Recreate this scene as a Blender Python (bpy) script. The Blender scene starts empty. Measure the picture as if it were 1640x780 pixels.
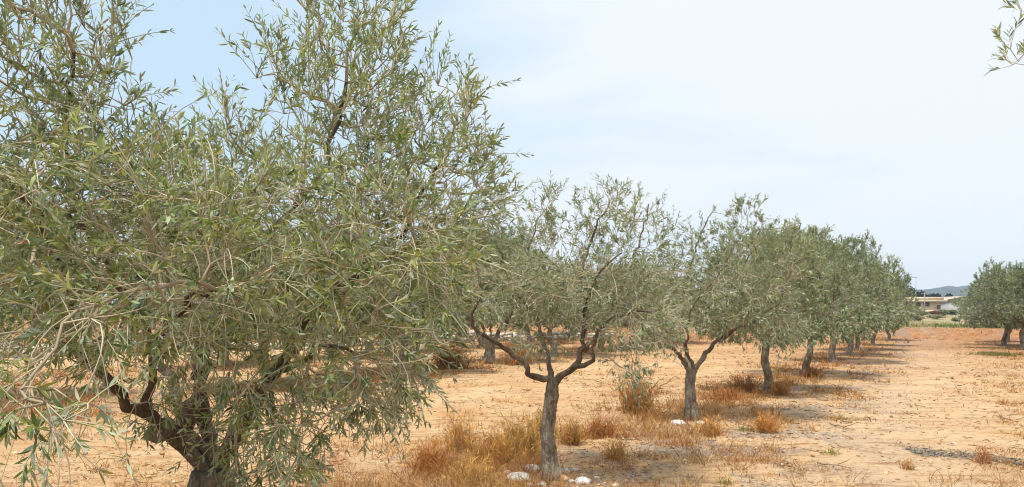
import bpy, bmesh, math, random
import numpy as np
from mathutils import Vector, Matrix

# ------------------------------------------------------------------ camera, sky, sun, exposure
S = bpy.context.scene
COL = S.collection
F, W, CX, HY, CAMZ = 1250.0, 1640.0, 820.0, 500.0, 1.6
cam_d = bpy.data.cameras.new("camera")
cam = bpy.data.objects.new("camera", cam_d)
COL.objects.link(cam)
cam.location = (0, 0, CAMZ)
cam.rotation_euler = (math.radians(90), 0, 0)
cam_d.sensor_width = 36
cam_d.lens = 36 * F / W
cam_d.shift_y = (HY - 390) / W
cam_d.clip_start = 0.05
cam_d.clip_end = 9000
S.camera = cam

SUN_EL, SUN_AZ = math.radians(68), math.radians(215)      # azimuth measured clockwise from +Y: behind the camera, to the left
w = bpy.data.worlds.new("World")
S.world = w
w.use_nodes = True
nt = w.node_tree
N, L = nt.nodes, nt.links
for n in list(N): N.remove(n)
out = N.new("ShaderNodeOutputWorld")
bg = N.new("ShaderNodeBackground"); bg.inputs["Strength"].default_value = 0.1
sky = N.new("ShaderNodeTexSky"); sky.sky_type = 'NISHITA'; sky.sun_disc = False
sky.sun_elevation = SUN_EL; sky.sun_rotation = SUN_AZ
sky.air_density = 1.0; sky.dust_density = 1.5
geo = N.new("ShaderNodeTexCoord")
mp = N.new("ShaderNodeMapping"); mp.inputs["Scale"].default_value = (1.0, 1.3, 3.2)
mp.inputs["Rotation"].default_value = (0.0, 0.35, 0.4)
L.new(geo.outputs["Generated"], mp.inputs["Vector"])
n1 = N.new("ShaderNodeTexNoise"); n1.inputs["Scale"].default_value = 1.9; n1.inputs["Detail"].default_value = 7
n1.inputs["Roughness"].default_value = 0.52; n1.inputs["Distortion"].default_value = 0.35
L.new(mp.outputs[0], n1.inputs["Vector"])
sx = N.new("ShaderNodeSeparateXYZ"); L.new(geo.outputs["Generated"], sx.inputs[0])
gx = N.new("ShaderNodeMath"); gx.operation = 'MULTIPLY_ADD'; gx.inputs[1].default_value = 0.62; gx.inputs[2].default_value = 0.02
L.new(sx.outputs["X"], gx.inputs[0])
ad = N.new("ShaderNodeMath"); ad.operation = 'ADD'
L.new(n1.outputs["Fac"], ad.inputs[0]); L.new(gx.outputs[0], ad.inputs[1])
rp = N.new("ShaderNodeMapRange"); rp.inputs["From Min"].default_value = 0.36; rp.inputs["From Max"].default_value = 0.68
rp.inputs["To Min"].default_value = 0.0; rp.inputs["To Max"].default_value = 1.0
L.new(ad.outputs[0], rp.inputs["Value"])
veil = N.new("ShaderNodeMix"); veil.data_type = 'RGBA'          # thin high veil over the whole sky
veil.inputs["Factor"].default_value = 0.80
L.new(sky.outputs[0], veil.inputs["A"]); veil.inputs["B"].default_value = (4.3, 5.55, 6.75, 1)
mx = N.new("ShaderNodeMix"); mx.data_type = 'RGBA'
L.new(rp.outputs[0], mx.inputs["Factor"])
L.new(veil.outputs["Result"], mx.inputs["A"]); mx.inputs["B"].default_value = (5.75, 6.12, 6.5, 1)
L.new(mx.outputs["Result"], bg.inputs["Color"])
L.new(bg.outputs[0], out.inputs["Surface"])

sun_d = bpy.data.lights.new("sun", 'SUN')
sun_d.energy = 3.7; sun_d.angle = math.radians(11); sun_d.color = (1.0, 0.94, 0.84)
sun = bpy.data.objects.new("sun", sun_d); COL.objects.link(sun)
sdir = Vector((math.sin(SUN_AZ) * math.cos(SUN_EL), math.cos(SUN_AZ) * math.cos(SUN_EL), math.sin(SUN_EL)))
sun.rotation_euler = sdir.to_track_quat('Z', 'Y').to_euler()
sun.location = (0, 0, 30)

S.view_settings.view_transform = 'Standard'
try: S.view_settings.look = 'None'
except Exception: pass
S.view_settings.exposure = 0.68
S.view_settings.gamma = 1.0
S.view_settings.use_curve_mapping = False
S.cycles.use_denoising = True
S.cycles.denoising_input_passes = 'RGB_ALBEDO_NORMAL'
S.cycles.denoising_prefilter = 'ACCURATE'
S.cycles.pixel_filter_type = 'BLACKMAN_HARRIS'
S.cycles.filter_width = 1.1
S.cycles.max_bounces = 8
S.cycles.diffuse_bounces = 5
S.cycles.transmission_bounces = 4
S.cycles.transparent_max_bounces = 4

# ------------------------------------------------------------------ helpers
def P(px, py, d):
    """photo pixel at distance d -> point in the world"""
    return np.array([(px - CX) / F * d, d, CAMZ + (HY - py) / F * d])

def vnoise(x, y, seed=0):
    """2-D value noise in 0..1"""
    x = np.asarray(x, float); y = np.asarray(y, float)
    xi = np.floor(x).astype(np.int64); yi = np.floor(y).astype(np.int64)
    fx = x - xi; fy = y - yi
    fx = fx * fx * (3 - 2 * fx); fy = fy * fy * (3 - 2 * fy)
    def h(a, b):
        n = (a * 374761393 + b * 668265263 + seed * 974634777) & 0x7fffffff
        n = ((n ^ (n >> 13)) * 1274126177) & 0x7fffffff
        n = n ^ (n >> 16)
        return (n & 0xffff) / 65535.0
    return (h(xi, yi) * (1 - fx) + h(xi + 1, yi) * fx) * (1 - fy) + (h(xi, yi + 1) * (1 - fx) + h(xi + 1, yi + 1) * fx) * fy

def fbm(x, y, sc, seed=0, oct=4):
    v = 0; a = 0.5; t = 0
    for o in range(oct):
        v = v + a * vnoise(x * sc + 17.3 * o, y * sc - 9.1 * o, seed + o); t += a
        a *= 0.5; sc *= 2.03
    return v / t

def sstep(v, a, b):
    t = np.clip((v - a) / (b - a), 0, 1)
    return t * t * (3 - 2 * t)

ROW = np.array([0.489, 0.872])                       # direction of the olive rows
def row_s(x, y): return x * ROW[0] + y * ROW[1]
def row_q(x, y): return -ROW[1] * (x - 0.39) + ROW[0] * (y - 7.55)     # metres to the left of the near row

WALL_A, WALL_B = np.array([-25.0, 21.0]), np.array([6.0, 48.2])
_wd = (WALL_B - WALL_A) / np.linalg.norm(WALL_B - WALL_A)
def wall_dist(x, y): return -_wd[1] * (x - WALL_A[0]) + _wd[0] * (y - WALL_A[1])

def terrain(x, y):
    x = np.asarray(x, float); y = np.asarray(y, float)
    r = np.hypot(x, y)
    h = (fbm(x, y, 0.35, 3, 3) - 0.5) * 0.10
    h = h + (fbm(x, y, 2.4, 11, 4) - 0.5) * 0.055 * np.clip(1.6 - r / 40, 0.15, 1)
    h = h + (fbm(x, y, 9.0, 23, 2) - 0.5) * 0.022 * np.clip(1.2 - r / 14, 0, 1)
    s = row_s(x, y)
    h = h + sstep(s + (fbm(x, y, 0.6, 40, 2) - .5) * .8, 53.3, 55.2) * 0.62
    wd = wall_dist(x, y)
    h = h + sstep(wd, 0.6, 9.0) * 1.5 * (1 - sstep(s, 54, 60) * 0.7)
    return h

def G(px, py):
    """photo pixel on the ground -> (x, y, z)"""
    d = CAMZ * F / (py - HY)
    for _ in range(4):
        x = (px - CX) / F * d
        d = (CAMZ - float(terrain(x, d))) * F / (py - HY)
    x = (px - CX) / F * d
    return np.array([x, d, float(terrain(x, d))])

def mesh_np(name, verts, faces_flat, loop_totals, mats, mat_index=None, color=None, smooth=False):
    me = bpy.data.meshes.new(name)
    nv = len(verts)
    me.vertices.add(nv)
    me.vertices.foreach_set("co", np.asarray(verts, np.float32).ravel())
    lt = np.asarray(loop_totals, np.int32)
    ls = np.concatenate([[0], np.cumsum(lt)[:-1]]).astype(np.int32)
    me.loops.add(int(lt.sum()))
    me.loops.foreach_set("vertex_index", np.asarray(faces_flat, np.int32))
    me.polygons.add(len(lt))
    me.polygons.foreach_set("loop_start", ls)
    try: me.polygons.foreach_set("loop_total", lt)
    except Exception: pass
    if mat_index is not None: me.polygons.foreach_set("material_index", np.asarray(mat_index, np.int32))
    if smooth: me.polygons.foreach_set("use_smooth", np.ones(len(lt), bool))
    if color is not None:
        c = me.attributes.new("tint", 'FLOAT_COLOR', 'POINT')
        cc = np.ones((nv, 4), np.float32); cc[:, :3] = color
        c.data.foreach_set("color", cc.ravel())
    for m in mats: me.materials.append(m)
    me.update(calc_edges=True)
    return me

def link(name, me, parent=None, label=None, cat=None, group=None, kind=None, loc=None):
    o = bpy.data.objects.new(name, me); COL.objects.link(o)
    if parent is not None: o.parent = parent
    if label: o["label"] = label
    if cat: o["category"] = cat
    if group: o["group"] = group
    if kind: o["kind"] = kind
    if loc is not None: o.location = loc
    return o

class MB:
    """collects pieces into one mesh"""
    def __init__(s): s.v = []; s.f = []; s.t = []; s.c = []; s.n = 0
    def add(s, v, faces_flat, totals, col=None):
        v = np.asarray(v, float)
        s.v.append(v); s.f.append(np.asarray(faces_flat, np.int64) + s.n); s.t.append(np.asarray(totals))
        s.c.append(np.broadcast_to(np.asarray(col if col is not None else (1, 1, 1), float), (len(v), 3)))
        s.n += len(v)
    def box(s, c, d, rz=0.0, col=None):
        sx, sy, sz = np.array(d) / 2
        v = np.array([[x, y, z] for x in (-sx, sx) for y in (-sy, sy) for z in (-sz, sz)])
        ca, sa = math.cos(rz), math.sin(rz)
        v = np.column_stack([v[:, 0] * ca - v[:, 1] * sa, v[:, 0] * sa + v[:, 1] * ca, v[:, 2]]) + np.array(c)
        s.add(v, [0, 1, 3, 2, 4, 6, 7, 5, 0, 4, 5, 1, 2, 3, 7, 6, 0, 2, 6, 4, 1, 5, 7, 3], [4] * 6, col)
    def tube(s, pts, rad, sides=6, cap=True, bump=None, col=None):
        pts = np.asarray(pts, float); n = len(pts)
        tan = np.gradient(pts, axis=0)
        tan /= np.linalg.norm(tan, axis=1)[:, None] + 1e-9
        ref = np.array([1.0, 0, 0]) if abs(tan[0][0]) < 0.8 else np.array([0, 1.0, 0])
        a = np.cross(tan[0], ref); a /= np.linalg.norm(a)
        A = []
        for k in range(n):
            a = a - tan[k] * np.dot(a, tan[k]); a /= np.linalg.norm(a) + 1e-9
            A.append(a)
        A = np.array(A); B = np.cross(tan, A)
        th = np.arange(sides) / sides * 2 * math.pi
        R = np.asarray(rad, float)[:, None] * np.ones((1, sides))
        if bump is not None: R = R * bump(np.arange(n)[:, None], th[None, :])
        v = pts[:, None, :] + A[:, None, :] * (np.cos(th) * R)[..., None] + B[:, None, :] * (np.sin(th) * R)[..., None]
        v = v.reshape(-1, 3)
        i = np.arange(n - 1)[:, None] * sides; j = np.arange(sides)[None, :]; j2 = (j + 1) % sides
        q = np.stack([i + j, i + j2, i + sides + j2, i + sides + j], -1).reshape(-1, 4)
        ff = list(q.ravel()); tt = [4] * len(q)
        if cap:
            ff += list(range((n - 1) * sides, n * sides)); tt.append(sides)
            ff += list(range(sides - 1, -1, -1)); tt.append(sides)
        s.add(v, ff, tt, col)
    def mesh(s, name, mats, smooth=False, color=False):
        return mesh_np(name, np.concatenate(s.v), np.concatenate(s.f), np.concatenate(s.t), mats,
                       color=np.concatenate(s.c) if color else None, smooth=smooth)

# ------------------------------------------------------------------ materials
def new_mat(name):
    m = bpy.data.materials.new(name); m.use_nodes = True
    t = m.node_tree
    for n in list(t.nodes): t.nodes.remove(n)
    o = t.nodes.new("ShaderNodeOutputMaterial")
    return m, t.nodes, t.links, o

def ramp(nodes, stops):
    r = nodes.new("ShaderNodeValToRGB")
    e = r.color_ramp.elements
    while len(e) < len(stops): e.new(0.5)
    for k, (p, c) in enumerate(stops):
        e[k].position = p; e[k].color = (*c, 1)
    return r

def leaf_mat(name, under=(0.44, 0.49, 0.39), trans=0.26, rough=0.5):
    m, n, l, o = new_mat(name)
    at = n.new("ShaderNodeAttribute"); at.attribute_name = "tint"
    ge = n.new("ShaderNodeNewGeometry")
    mixu = n.new("ShaderNodeMix"); mixu.data_type = 'RGBA'
    mixu.inputs["Factor"].default_value = 0.6
    l.new(at.outputs["Color"], mixu.inputs["A"]); mixu.inputs["B"].default_value = (*under, 1)
    mix = n.new("ShaderNodeMix"); mix.data_type = 'RGBA'
    l.new(ge.outputs["Backfacing"], mix.inputs["Factor"])
    l.new(at.outputs["Color"], mix.inputs["A"]); l.new(mixu.outputs["Result"], mix.inputs["B"])
    p = n.new("ShaderNodeBsdfPrincipled"); p.inputs["Roughness"].default_value = rough
    p.inputs["Specular IOR Level"].default_value = 0.35
    l.new(mix.outputs["Result"], p.inputs["Base Color"])
    tr = n.new("ShaderNodeBsdfTranslucent")
    tc = n.new("ShaderNodeMix"); tc.data_type = 'RGBA'; tc.blend_type = 'MULTIPLY'; tc.inputs["Factor"].default_value = 1
    l.new(at.outputs["Color"], tc.inputs["A"]); tc.inputs["B"].default_value = (1.5, 1.6, 0.7, 1)
    l.new(tc.outputs["Result"], tr.inputs["Color"])
    ms = n.new("ShaderNodeMixShader"); ms.inputs[0].default_value = trans
    l.new(p.outputs[0], ms.inputs[1]); l.new(tr.outputs[0], ms.inputs[2])
    l.new(ms.outputs[0], o.inputs["Surface"])
    return m

def tint_mat(name, rough=0.8, noise=0.0, scale=20.0, trans=0.0, bump=0.0):
    m, n, l, o = new_mat(name)
    at = n.new("ShaderNodeAttribute"); at.attribute_name = "tint"
    p = n.new("ShaderNodeBsdfPrincipled"); p.inputs["Roughness"].default_value = rough
    p.inputs["Specular IOR Level"].default_value = 0.2
    src = at.outputs["Color"]
    if noise or bump:
        tc = n.new("ShaderNodeTexCoord")
        nz = n.new("ShaderNodeTexNoise"); nz.inputs["Scale"].default_value = scale; nz.inputs["Detail"].default_value = 6
        l.new(tc.outputs["Object"], nz.inputs["Vector"])
        mr = n.new("ShaderNodeMapRange"); mr.inputs["From Min"].default_value = .3; mr.inputs["From Max"].default_value = .7
        mr.inputs["To Min"].default_value = 1 - noise; mr.inputs["To Max"].default_value = 1 + noise
        l.new(nz.outputs["Fac"], mr.inputs["Value"])
        vm = n.new("ShaderNodeVectorMath"); vm.operation = 'SCALE'
        l.new(src, vm.inputs[0]); l.new(mr.outputs[0], vm.inputs["Scale"])
        src = vm.outputs[0]
        if bump:
            b = n.new("ShaderNodeBump"); b.inputs["Strength"].default_value = bump; b.inputs["Distance"].default_value = 0.02
            l.new(nz.outputs["Fac"], b.inputs["Height"]); l.new(b.outputs[0], p.inputs["Normal"])
    l.new(src, p.inputs["Base Color"])
    if trans:
        tr = n.new("ShaderNodeBsdfTranslucent"); l.new(src, tr.inputs["Color"])
        ms = n.new("ShaderNodeMixShader"); ms.inputs[0].default_value = trans
        l.new(p.outputs[0], ms.inputs[1]); l.new(tr.outputs[0], ms.inputs[2])
        l.new(ms.outputs[0], o.inputs["Surface"])
    else:
        l.new(p.outputs[0], o.inputs["Surface"])
    return m

def bark_mat(name):
    """olive bark: grey and scarred on the trunk, darker red-brown with lichen on the limbs higher up"""
    m, n, l, o = new_mat(name)
    tc = n.new("ShaderNodeTexCoord")
    mp = n.new("ShaderNodeMapping"); mp.inputs["Scale"].default_value = (1, 1, 0.4)
    l.new(tc.outputs["Object"], mp.inputs[0])
    def noise(sc, det, rough, vec):
        k = n.new("ShaderNodeTexNoise"); k.inputs["Scale"].default_value = sc; k.inputs["Detail"].default_value = det; k.inputs["Roughness"].default_value = rough
        l.new(vec, k.inputs["Vector"]); return k.outputs["Fac"]
    a = noise(11, 8, .65, mp.outputs[0]); b = noise(70, 5, .7, mp.outputs[0]); c = noise(5.5, 5, .6, tc.outputs["Object"])
    ad = n.new("ShaderNodeMath"); ad.operation = 'MULTIPLY_ADD'; ad.inputs[1].default_value = 0.45; l.new(b, ad.inputs[0])
    sc = n.new("ShaderNodeMath"); sc.operation = 'MULTIPLY'; sc.inputs[1].default_value = 0.58; l.new(a, sc.inputs[0]); l.new(sc.outputs[0], ad.inputs[2])
    r1 = ramp(n, [(0.36, (.045, .034, .024)), (0.45, (.16, .122, .085)), (.53, (.29, .24, .175)), (0.62, (.46, .41, .32))])
    r2 = ramp(n, [(0.30, (.04, .028, .02)), (0.48, (.12, .082, .056)), (0.70, (.26, .20, .15))])
    l.new(ad.outputs[0], r1.inputs[0]); l.new(ad.outputs[0], r2.inputs[0])
    sx = n.new("ShaderNodeSeparateXYZ"); l.new(tc.outputs["Object"], sx.inputs[0])
    zz = n.new("ShaderNodeMath"); zz.operation = 'MULTIPLY_ADD'; zz.inputs[1].default_value = .9; l.new(c, zz.inputs[0]); l.new(sx.outputs["Z"], zz.inputs[2])
    mr = n.new("ShaderNodeMapRange"); mr.inputs["From Min"].default_value = 1.1; mr.inputs["From Max"].default_value = 1.75; l.new(zz.outputs[0], mr.inputs["Value"])
    mx = n.new("ShaderNodeMix"); mx.data_type = 'RGBA'; l.new(mr.outputs[0], mx.inputs["Factor"]); l.new(r1.outputs[0], mx.inputs["A"]); l.new(r2.outputs[0], mx.inputs["B"])
    gr = n.new("ShaderNodeMapRange"); gr.inputs["From Min"].default_value = .54; gr.inputs["From Max"].default_value = .68; gr.inputs["To Max"].default_value = .6; l.new(c, gr.inputs["Value"])
    ml = n.new("ShaderNodeMix"); ml.data_type = 'RGBA'; l.new(gr.outputs[0], ml.inputs["Factor"]); l.new(mx.outputs["Result"], ml.inputs["A"]); ml.inputs["B"].default_value = (.105, .105, .062, 1)
    p = n.new("ShaderNodeBsdfPrincipled"); p.inputs["Roughness"].default_value = 0.85; p.inputs["Specular IOR Level"].default_value = .15
    l.new(ml.outputs["Result"], p.inputs["Base Color"])
    bp = n.new("ShaderNodeBump"); bp.inputs["Strength"].default_value = 1.0; bp.inputs["Distance"].default_value = 0.06
    l.new(ad.outputs[0], bp.inputs["Height"]); l.new(bp.outputs[0], p.inputs["Normal"])
    l.new(p.outputs[0], o.inputs["Surface"])
    return m

M_LEAF = leaf_mat("olive_leaf")
M_TWIG = tint_mat("olive_twig", 0.75)
M_TRUNK = bark_mat("olive_bark")
M_LIMB = M_TRUNK
M_GRASS = tint_mat("dry_grass_blades", 0.75, trans=0.18)
M_STONE = tint_mat("stone", 0.9, noise=0.25, scale=14, bump=0.6)
M_LITTER = tint_mat("fallen_leaf", 0.85)

# ------------------------------------------------------------------ ground
def ground_masks(x, y):
    q = row_q(x, y); s = row_s(x, y); r = np.hypot(x, y)
    n1 = fbm(x, y, 0.5, 61, 4); n2 = fbm(x, y, 1.7, 67, 3)
    strip = np.exp(-((q - 0.0) / 1.5) ** 2) + np.exp(-((q - 9.8) / 1.8) ** 2) + 0.8 * np.exp(-((q + 6.0) / 1.3) ** 2) + np.exp(-((q - 16) / 2.5) ** 2)
    strip_l = np.exp(-((q + 0.9) / 1.7) ** 2) + 0.8 * np.exp(-((q - 9.8) / 1.8) ** 2) + 0.7 * np.exp(-((q + 6.0) / 1.3) ** 2)
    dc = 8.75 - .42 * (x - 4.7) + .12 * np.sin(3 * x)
    band = np.exp(-((y - dc) / (.07 + .16 * fbm(x, x * 0, 2.2, 301, 3))) ** 2) * sstep(x, 4.4, 4.8) * (1 - sstep(x, 6.6, 7.0))  # narrow darker strip in the lane, added to the mask below
    litter = np.clip(band * .8 + strip_l * sstep(n2 * .6 + fbm(x, y, 4.5, 69, 3) * .4, 0.46, 0.58), 0, 1)
    lane = np.exp(-((q + 2.7 + (n1 - .5) * 2) / 1.1) ** 2) * 0.95
    red = np.clip(sstep(s, 18, 44) * 0.8 + strip * 0.22 + (n1 - 0.5) * 0.9 - .06, 0, 1)
    bank = sstep(wall_dist(x, y), 0.3, 2.0)
    far = sstep(s, 55.0, 57.0)
    red = np.clip(np.maximum(red, np.exp(-((s - 54.2) / 2.2) ** 2) * 1.3), 0, 1)
    red = np.clip(np.maximum(red, bank * 0.8), 0, 1)
    return strip, litter, lane, red, bank, far

def make_ground():
    rs = [0.0]
    r = 0.35
    while r < 4200:
        rs.append(r); r *= 1.0165 if r < 60 else 1.05
    rs = np.array(rs[1:])
    fine = np.arange(-52, 52.01, 0.3); coarse = np.arange(56, 306, 4.0)
    th = np.radians(np.concatenate([fine, coarse]))
    RR, TT = np.meshgrid(rs, th, indexing='ij')
    X = RR * np.sin(TT); Y = RR * np.cos(TT)
    Z = terrain(X, Y)
    nr, na = RR.shape
    v = np.stack([X, Y, Z], -1).reshape(-1, 3)
    i = np.arange(nr - 1)[:, None] * na; j = np.arange(na)[None, :]; j2 = (j + 1) % na
    qd = np.stack([i + j, i + na + j, i + na + j2, i + j2], -1).reshape(-1, 4)
    c0 = len(v)
    v = np.vstack([v, [[0, 0, float(terrain(0, 0))]]])
    tri = np.stack([np.full(na, c0), np.arange(na), (np.arange(na) + 1) % na], -1)
    # winding upward: check below with normals; flip quads so that they face up
    flat = np.concatenate([qd[:, ::-1].ravel(), tri[:, ::-1].ravel()]) if True else None
    me = mesh_np("ground", v, flat, [4] * len(qd) + [3] * len(tri), [], smooth=True)
    if me.polygons[1000].normal.z < 0: me.flip_normals()
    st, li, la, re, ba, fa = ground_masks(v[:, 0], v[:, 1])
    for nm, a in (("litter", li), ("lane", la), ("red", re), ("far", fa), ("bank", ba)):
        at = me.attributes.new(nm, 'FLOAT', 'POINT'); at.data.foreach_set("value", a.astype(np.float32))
    m, n, l, o = new_mat("sandy_soil")
    tc = n.new("ShaderNodeTexCoord")
    def noise(scale, detail=6, rough=.6, sc3=None):
        t = n.new("ShaderNodeTexNoise"); t.inputs["Scale"].default_value = scale; t.inputs["Detail"].default_value = detail; t.inputs["Roughness"].default_value = rough
        if sc3:
            mp = n.new("ShaderNodeMapping"); mp.inputs["Scale"].default_value = sc3; mp.inputs["Rotation"].default_value = (0, 0, -0.51)
            l.new(tc.outputs["Object"], mp.inputs[0]); l.new(mp.outputs[0], t.inputs["Vector"])
        else: l.new(tc.outputs["Object"], t.inputs["Vector"])
        return t
    def attr(nm):
        a = n.new("ShaderNodeAttribute"); a.attribute_name = nm; return a.outputs["Fac"]
    def mix(a, b, fac, mode='MIX'):
        k = n.new("ShaderNodeMix"); k.data_type = 'RGBA'; k.blend_type = mode
        for s_, val in (("A", a), ("B", b)):
            if isinstance(val, tuple): k.inputs[s_].default_value = (*val, 1)
            else: l.new(val, k.inputs[s_])
        if isinstance(fac, float): k.inputs["Factor"].default_value = fac
        else: l.new(fac, k.inputs["Factor"])
        return k.outputs["Result"]
    def rng(src, a, b, c=0.0, d=1.0):
        k = n.new("ShaderNodeMapRange"); k.inputs["From Min"].default_value = a; k.inputs["From Max"].default_value = b
        k.inputs["To Min"].default_value = c; k.inputs["To Max"].default_value = d
        l.new(src, k.inputs["Value"]); return k.outputs[0]
    def math2(op, a, b):
        k = n.new("ShaderNodeMath"); k.operation = op; k.use_clamp = True
        for q_, val in enumerate((a, b)):
            if isinstance(val, float): k.inputs[q_].default_value = val
            else: l.new(val, k.inputs[q_])
        return k.outputs[0]
    big = noise(0.55, 5); mid = noise(3.2, 6, .62); fine_ = noise(22, 6, .7); grit = noise(110, 3, .7)
    base = mix((0.56, 0.39, 0.225), (0.49, 0.29, 0.135), rng(big.outputs["Fac"], .38, .64))
    base = mix(base, (0.60, 0.43, 0.26), rng(mid.outputs["Fac"], .5, .7, 0, .75))
    base = mix(base, (0.55, 0.395, 0.25), attr("lane"))
    redm = math2('MULTIPLY', attr("red"), rng(mid.outputs["Fac"], .3, .6, .5, 1))
    base = mix(base, (0.27, 0.115, 0.045), redm)
    strk = noise(1.0, 6, .65, (1.3, 5.0, 1.0))
    base = mix(base, (0.29, 0.135, 0.052), rng(strk.outputs["Fac"], .50, .66, 0, .8))
    clod = noise(7.0, 7, .72, (1.0, 2.2, 1.0))
    base = mix(base, (0.25, 0.125, 0.055), rng(clod.outputs["Fac"], .55, .66, 0, .75))
    base = mix(base, (0.62, 0.44, 0.26), rng(clod.outputs["Fac"], .44, .36, 0, .6))
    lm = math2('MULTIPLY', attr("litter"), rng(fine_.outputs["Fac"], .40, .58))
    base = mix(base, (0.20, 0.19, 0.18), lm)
    base = mix(base, (0.24, 0.135, 0.065), rng(fine_.outputs["Fac"], .55, .72, 0, .7))
    base = mix(base, (0.66, 0.52, 0.36), rng(grit.outputs["Fac"], .58, .74, 0, .6))
    fld = mix((0.30, 0.24, 0.14), (0.14, 0.16, 0.055), rng(noise(0.06, 4).outputs["Fac"], .50, .64))
    base = mix(base, fld, attr("far"))
    p = n.new("ShaderNodeBsdfPrincipled"); p.inputs["Roughness"].default_value = .95; p.inputs["Specular IOR Level"].default_value = .1
    l.new(base, p.inputs["Base Color"])
    hsum = n.new("ShaderNodeMath"); hsum.operation = 'ADD'
    l.new(fine_.outputs["Fac"], hsum.inputs[0]); l.new(mid.outputs["Fac"], hsum.inputs[1])
    b = n.new("ShaderNodeBump"); b.inputs["Strength"].default_value = .9; b.inputs["Distance"].default_value = .05
    l.new(hsum.outputs[0], b.inputs["Height"]); l.new(b.outputs[0], p.inputs["Normal"])
    l.new(p.outputs[0], o.inputs["Surface"])
    me.materials.append(m)
    link("ground", me, kind="structure")
make_ground()

# ------------------------------------------------------------------ distant hill
def make_hill():
    xs = np.linspace(600, 1900, 150); D0 = 1750.0
    v = []; rows = 14
    for k in range(rows):
        t = k / (rows - 1)
        for x in xs:
            px = x / D0 * F + CX
            prof = 40 + 18 * float(sstep(px, 1340, 1420)) + 13 * float(sstep(px, 1400, 1500)) + 2.5 * float(vnoise(px * .05, 0, 5)) + 3 * float(vnoise(px * .13, 3, 7)) + 3 * float(vnoise(px * .4, 3, 9))
            if px > 1640: prof *= 1 - 0.55 * float(sstep(px, 1660, 2000))
            if px < 1380: prof *= 0.35 + .65 * float(sstep(px, 1200, 1380))
            hgt = prof * math.sin(t * math.pi / 2) ** 0.9
            v.append([x * (1 + 0.32 * t), D0 + 420 * t + 25 * float(vnoise(x * .02, t * 6, 4)), hgt + 3 * (float(vnoise(x * .05, t * 9, 12)) - .5) * (t > 0) - 2])
    v = np.array(v); n_ = len(xs)
    top = v[-n_:]
    back = top.copy(); back[:, 1] += 500; back[:, 2] = -2
    v = np.vstack([v, back]); R = rows + 1
    i = np.arange(R - 1)[:, None] * n_; j = np.arange(n_ - 1)[None, :]
    qd = np.stack([i + j, i + j + 1, i + n_ + j + 1, i + n_ + j], -1).reshape(-1, 4)
    m, n, l, o = new_mat("hill_scrub")
    tc = n.new("ShaderNodeTexCoord")
    a = n.new("ShaderNodeTexNoise"); a.inputs["Scale"].default_value = .016; a.inputs["Detail"].default_value = 8; a.inputs["Roughness"].default_value = .65
    l.new(tc.outputs["Object"], a.inputs["Vector"])
    r = ramp(n, [(.35, (.015, .026, .018)), (.54, (.035, .046, .034)), (.64, (.09, .09, .07)), (.76, (.20, .18, .14))])
    l.new(a.outputs["Fac"], r.inputs[0])
    p = n.new("ShaderNodeBsdfDiffuse"); l.new(r.outputs[0], p.inputs["Color"]); l.new(p.outputs[0], o.inputs["Surface"])
    me = mesh_np("hill", v, qd.ravel(), [4] * len(qd), [m], smooth=True)
    link("hill", me, kind="structure")
make_hill()

# ------------------------------------------------------------------ olive trees
def resample(pts, step, rng, jit):
    pts = np.asarray(pts, float)
    d = np.concatenate([[0], np.cumsum(np.linalg.norm(np.diff(pts, axis=0), axis=1))])
    n = max(3, int(d[-1] / step) + 1)
    # Catmull-Rom through the control points
    u = np.linspace(0, d[-1], n)
    ext = np.vstack([2 * pts[0] - pts[1], pts, 2 * pts[-1] - pts[-2]])
    out_ = []
    for t in u:
        k = min(max(np.searchsorted(d, t, side='right') - 1, 0), len(pts) - 2)
        a = (t - d[k]) / max(d[k + 1] - d[k], 1e-6)
        p0, p1, p2, p3 = ext[k], ext[k + 1], ext[k + 2], ext[k + 3]
        out_.append(0.5 * ((2 * p1) + (-p0 + p2) * a + (2 * p0 - 5 * p1 + 4 * p2 - p3) * a * a + (-p0 + 3 * p1 - 3 * p2 + p3) * a ** 3))
    out_ = np.array(out_)
    nz = rng.normal(0, jit, out_.shape); nz[0] = 0
    return out_ + nz

def lobes_points(lobes, rng, mul=1.0):
    """lobes: (centre, radii, number) -> attraction points, denser towards the shell"""
    A = []
    for c, r, k in lobes:
        k = max(3, int(k * mul))
        v = rng.normal(size=(k, 3)); v /= np.linalg.norm(v, axis=1)[:, None]
        rad = rng.random(k) ** 0.42
        A.append(np.asarray(c) + v * rad[:, None] * np.asarray(r))
    A = np.vstack(A)
    return A[A[:, 2] > 0.18]

def norm(v): return v / (np.linalg.norm(v, axis=-1, keepdims=True) + 1e-9)

PAL = dict(
    near=np.array([[.175, .230, .068], [.110, .172, .065], [.290, .310, .085], [.050, .095, .042], [.22, .185, .055], [.235, .300, .180]]),
    grey=np.array([[.170, .210, .105], [.115, .160, .085], [.225, .250, .125], [.070, .110, .062], [.205, .190, .088], [.230, .275, .190]]),
    green=np.array([[.130, .180, .095], [.100, .152, .082], [.165, .205, .110], [.080, .122, .075], [.150, .155, .080], [.185, .225, .145]]))

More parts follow.
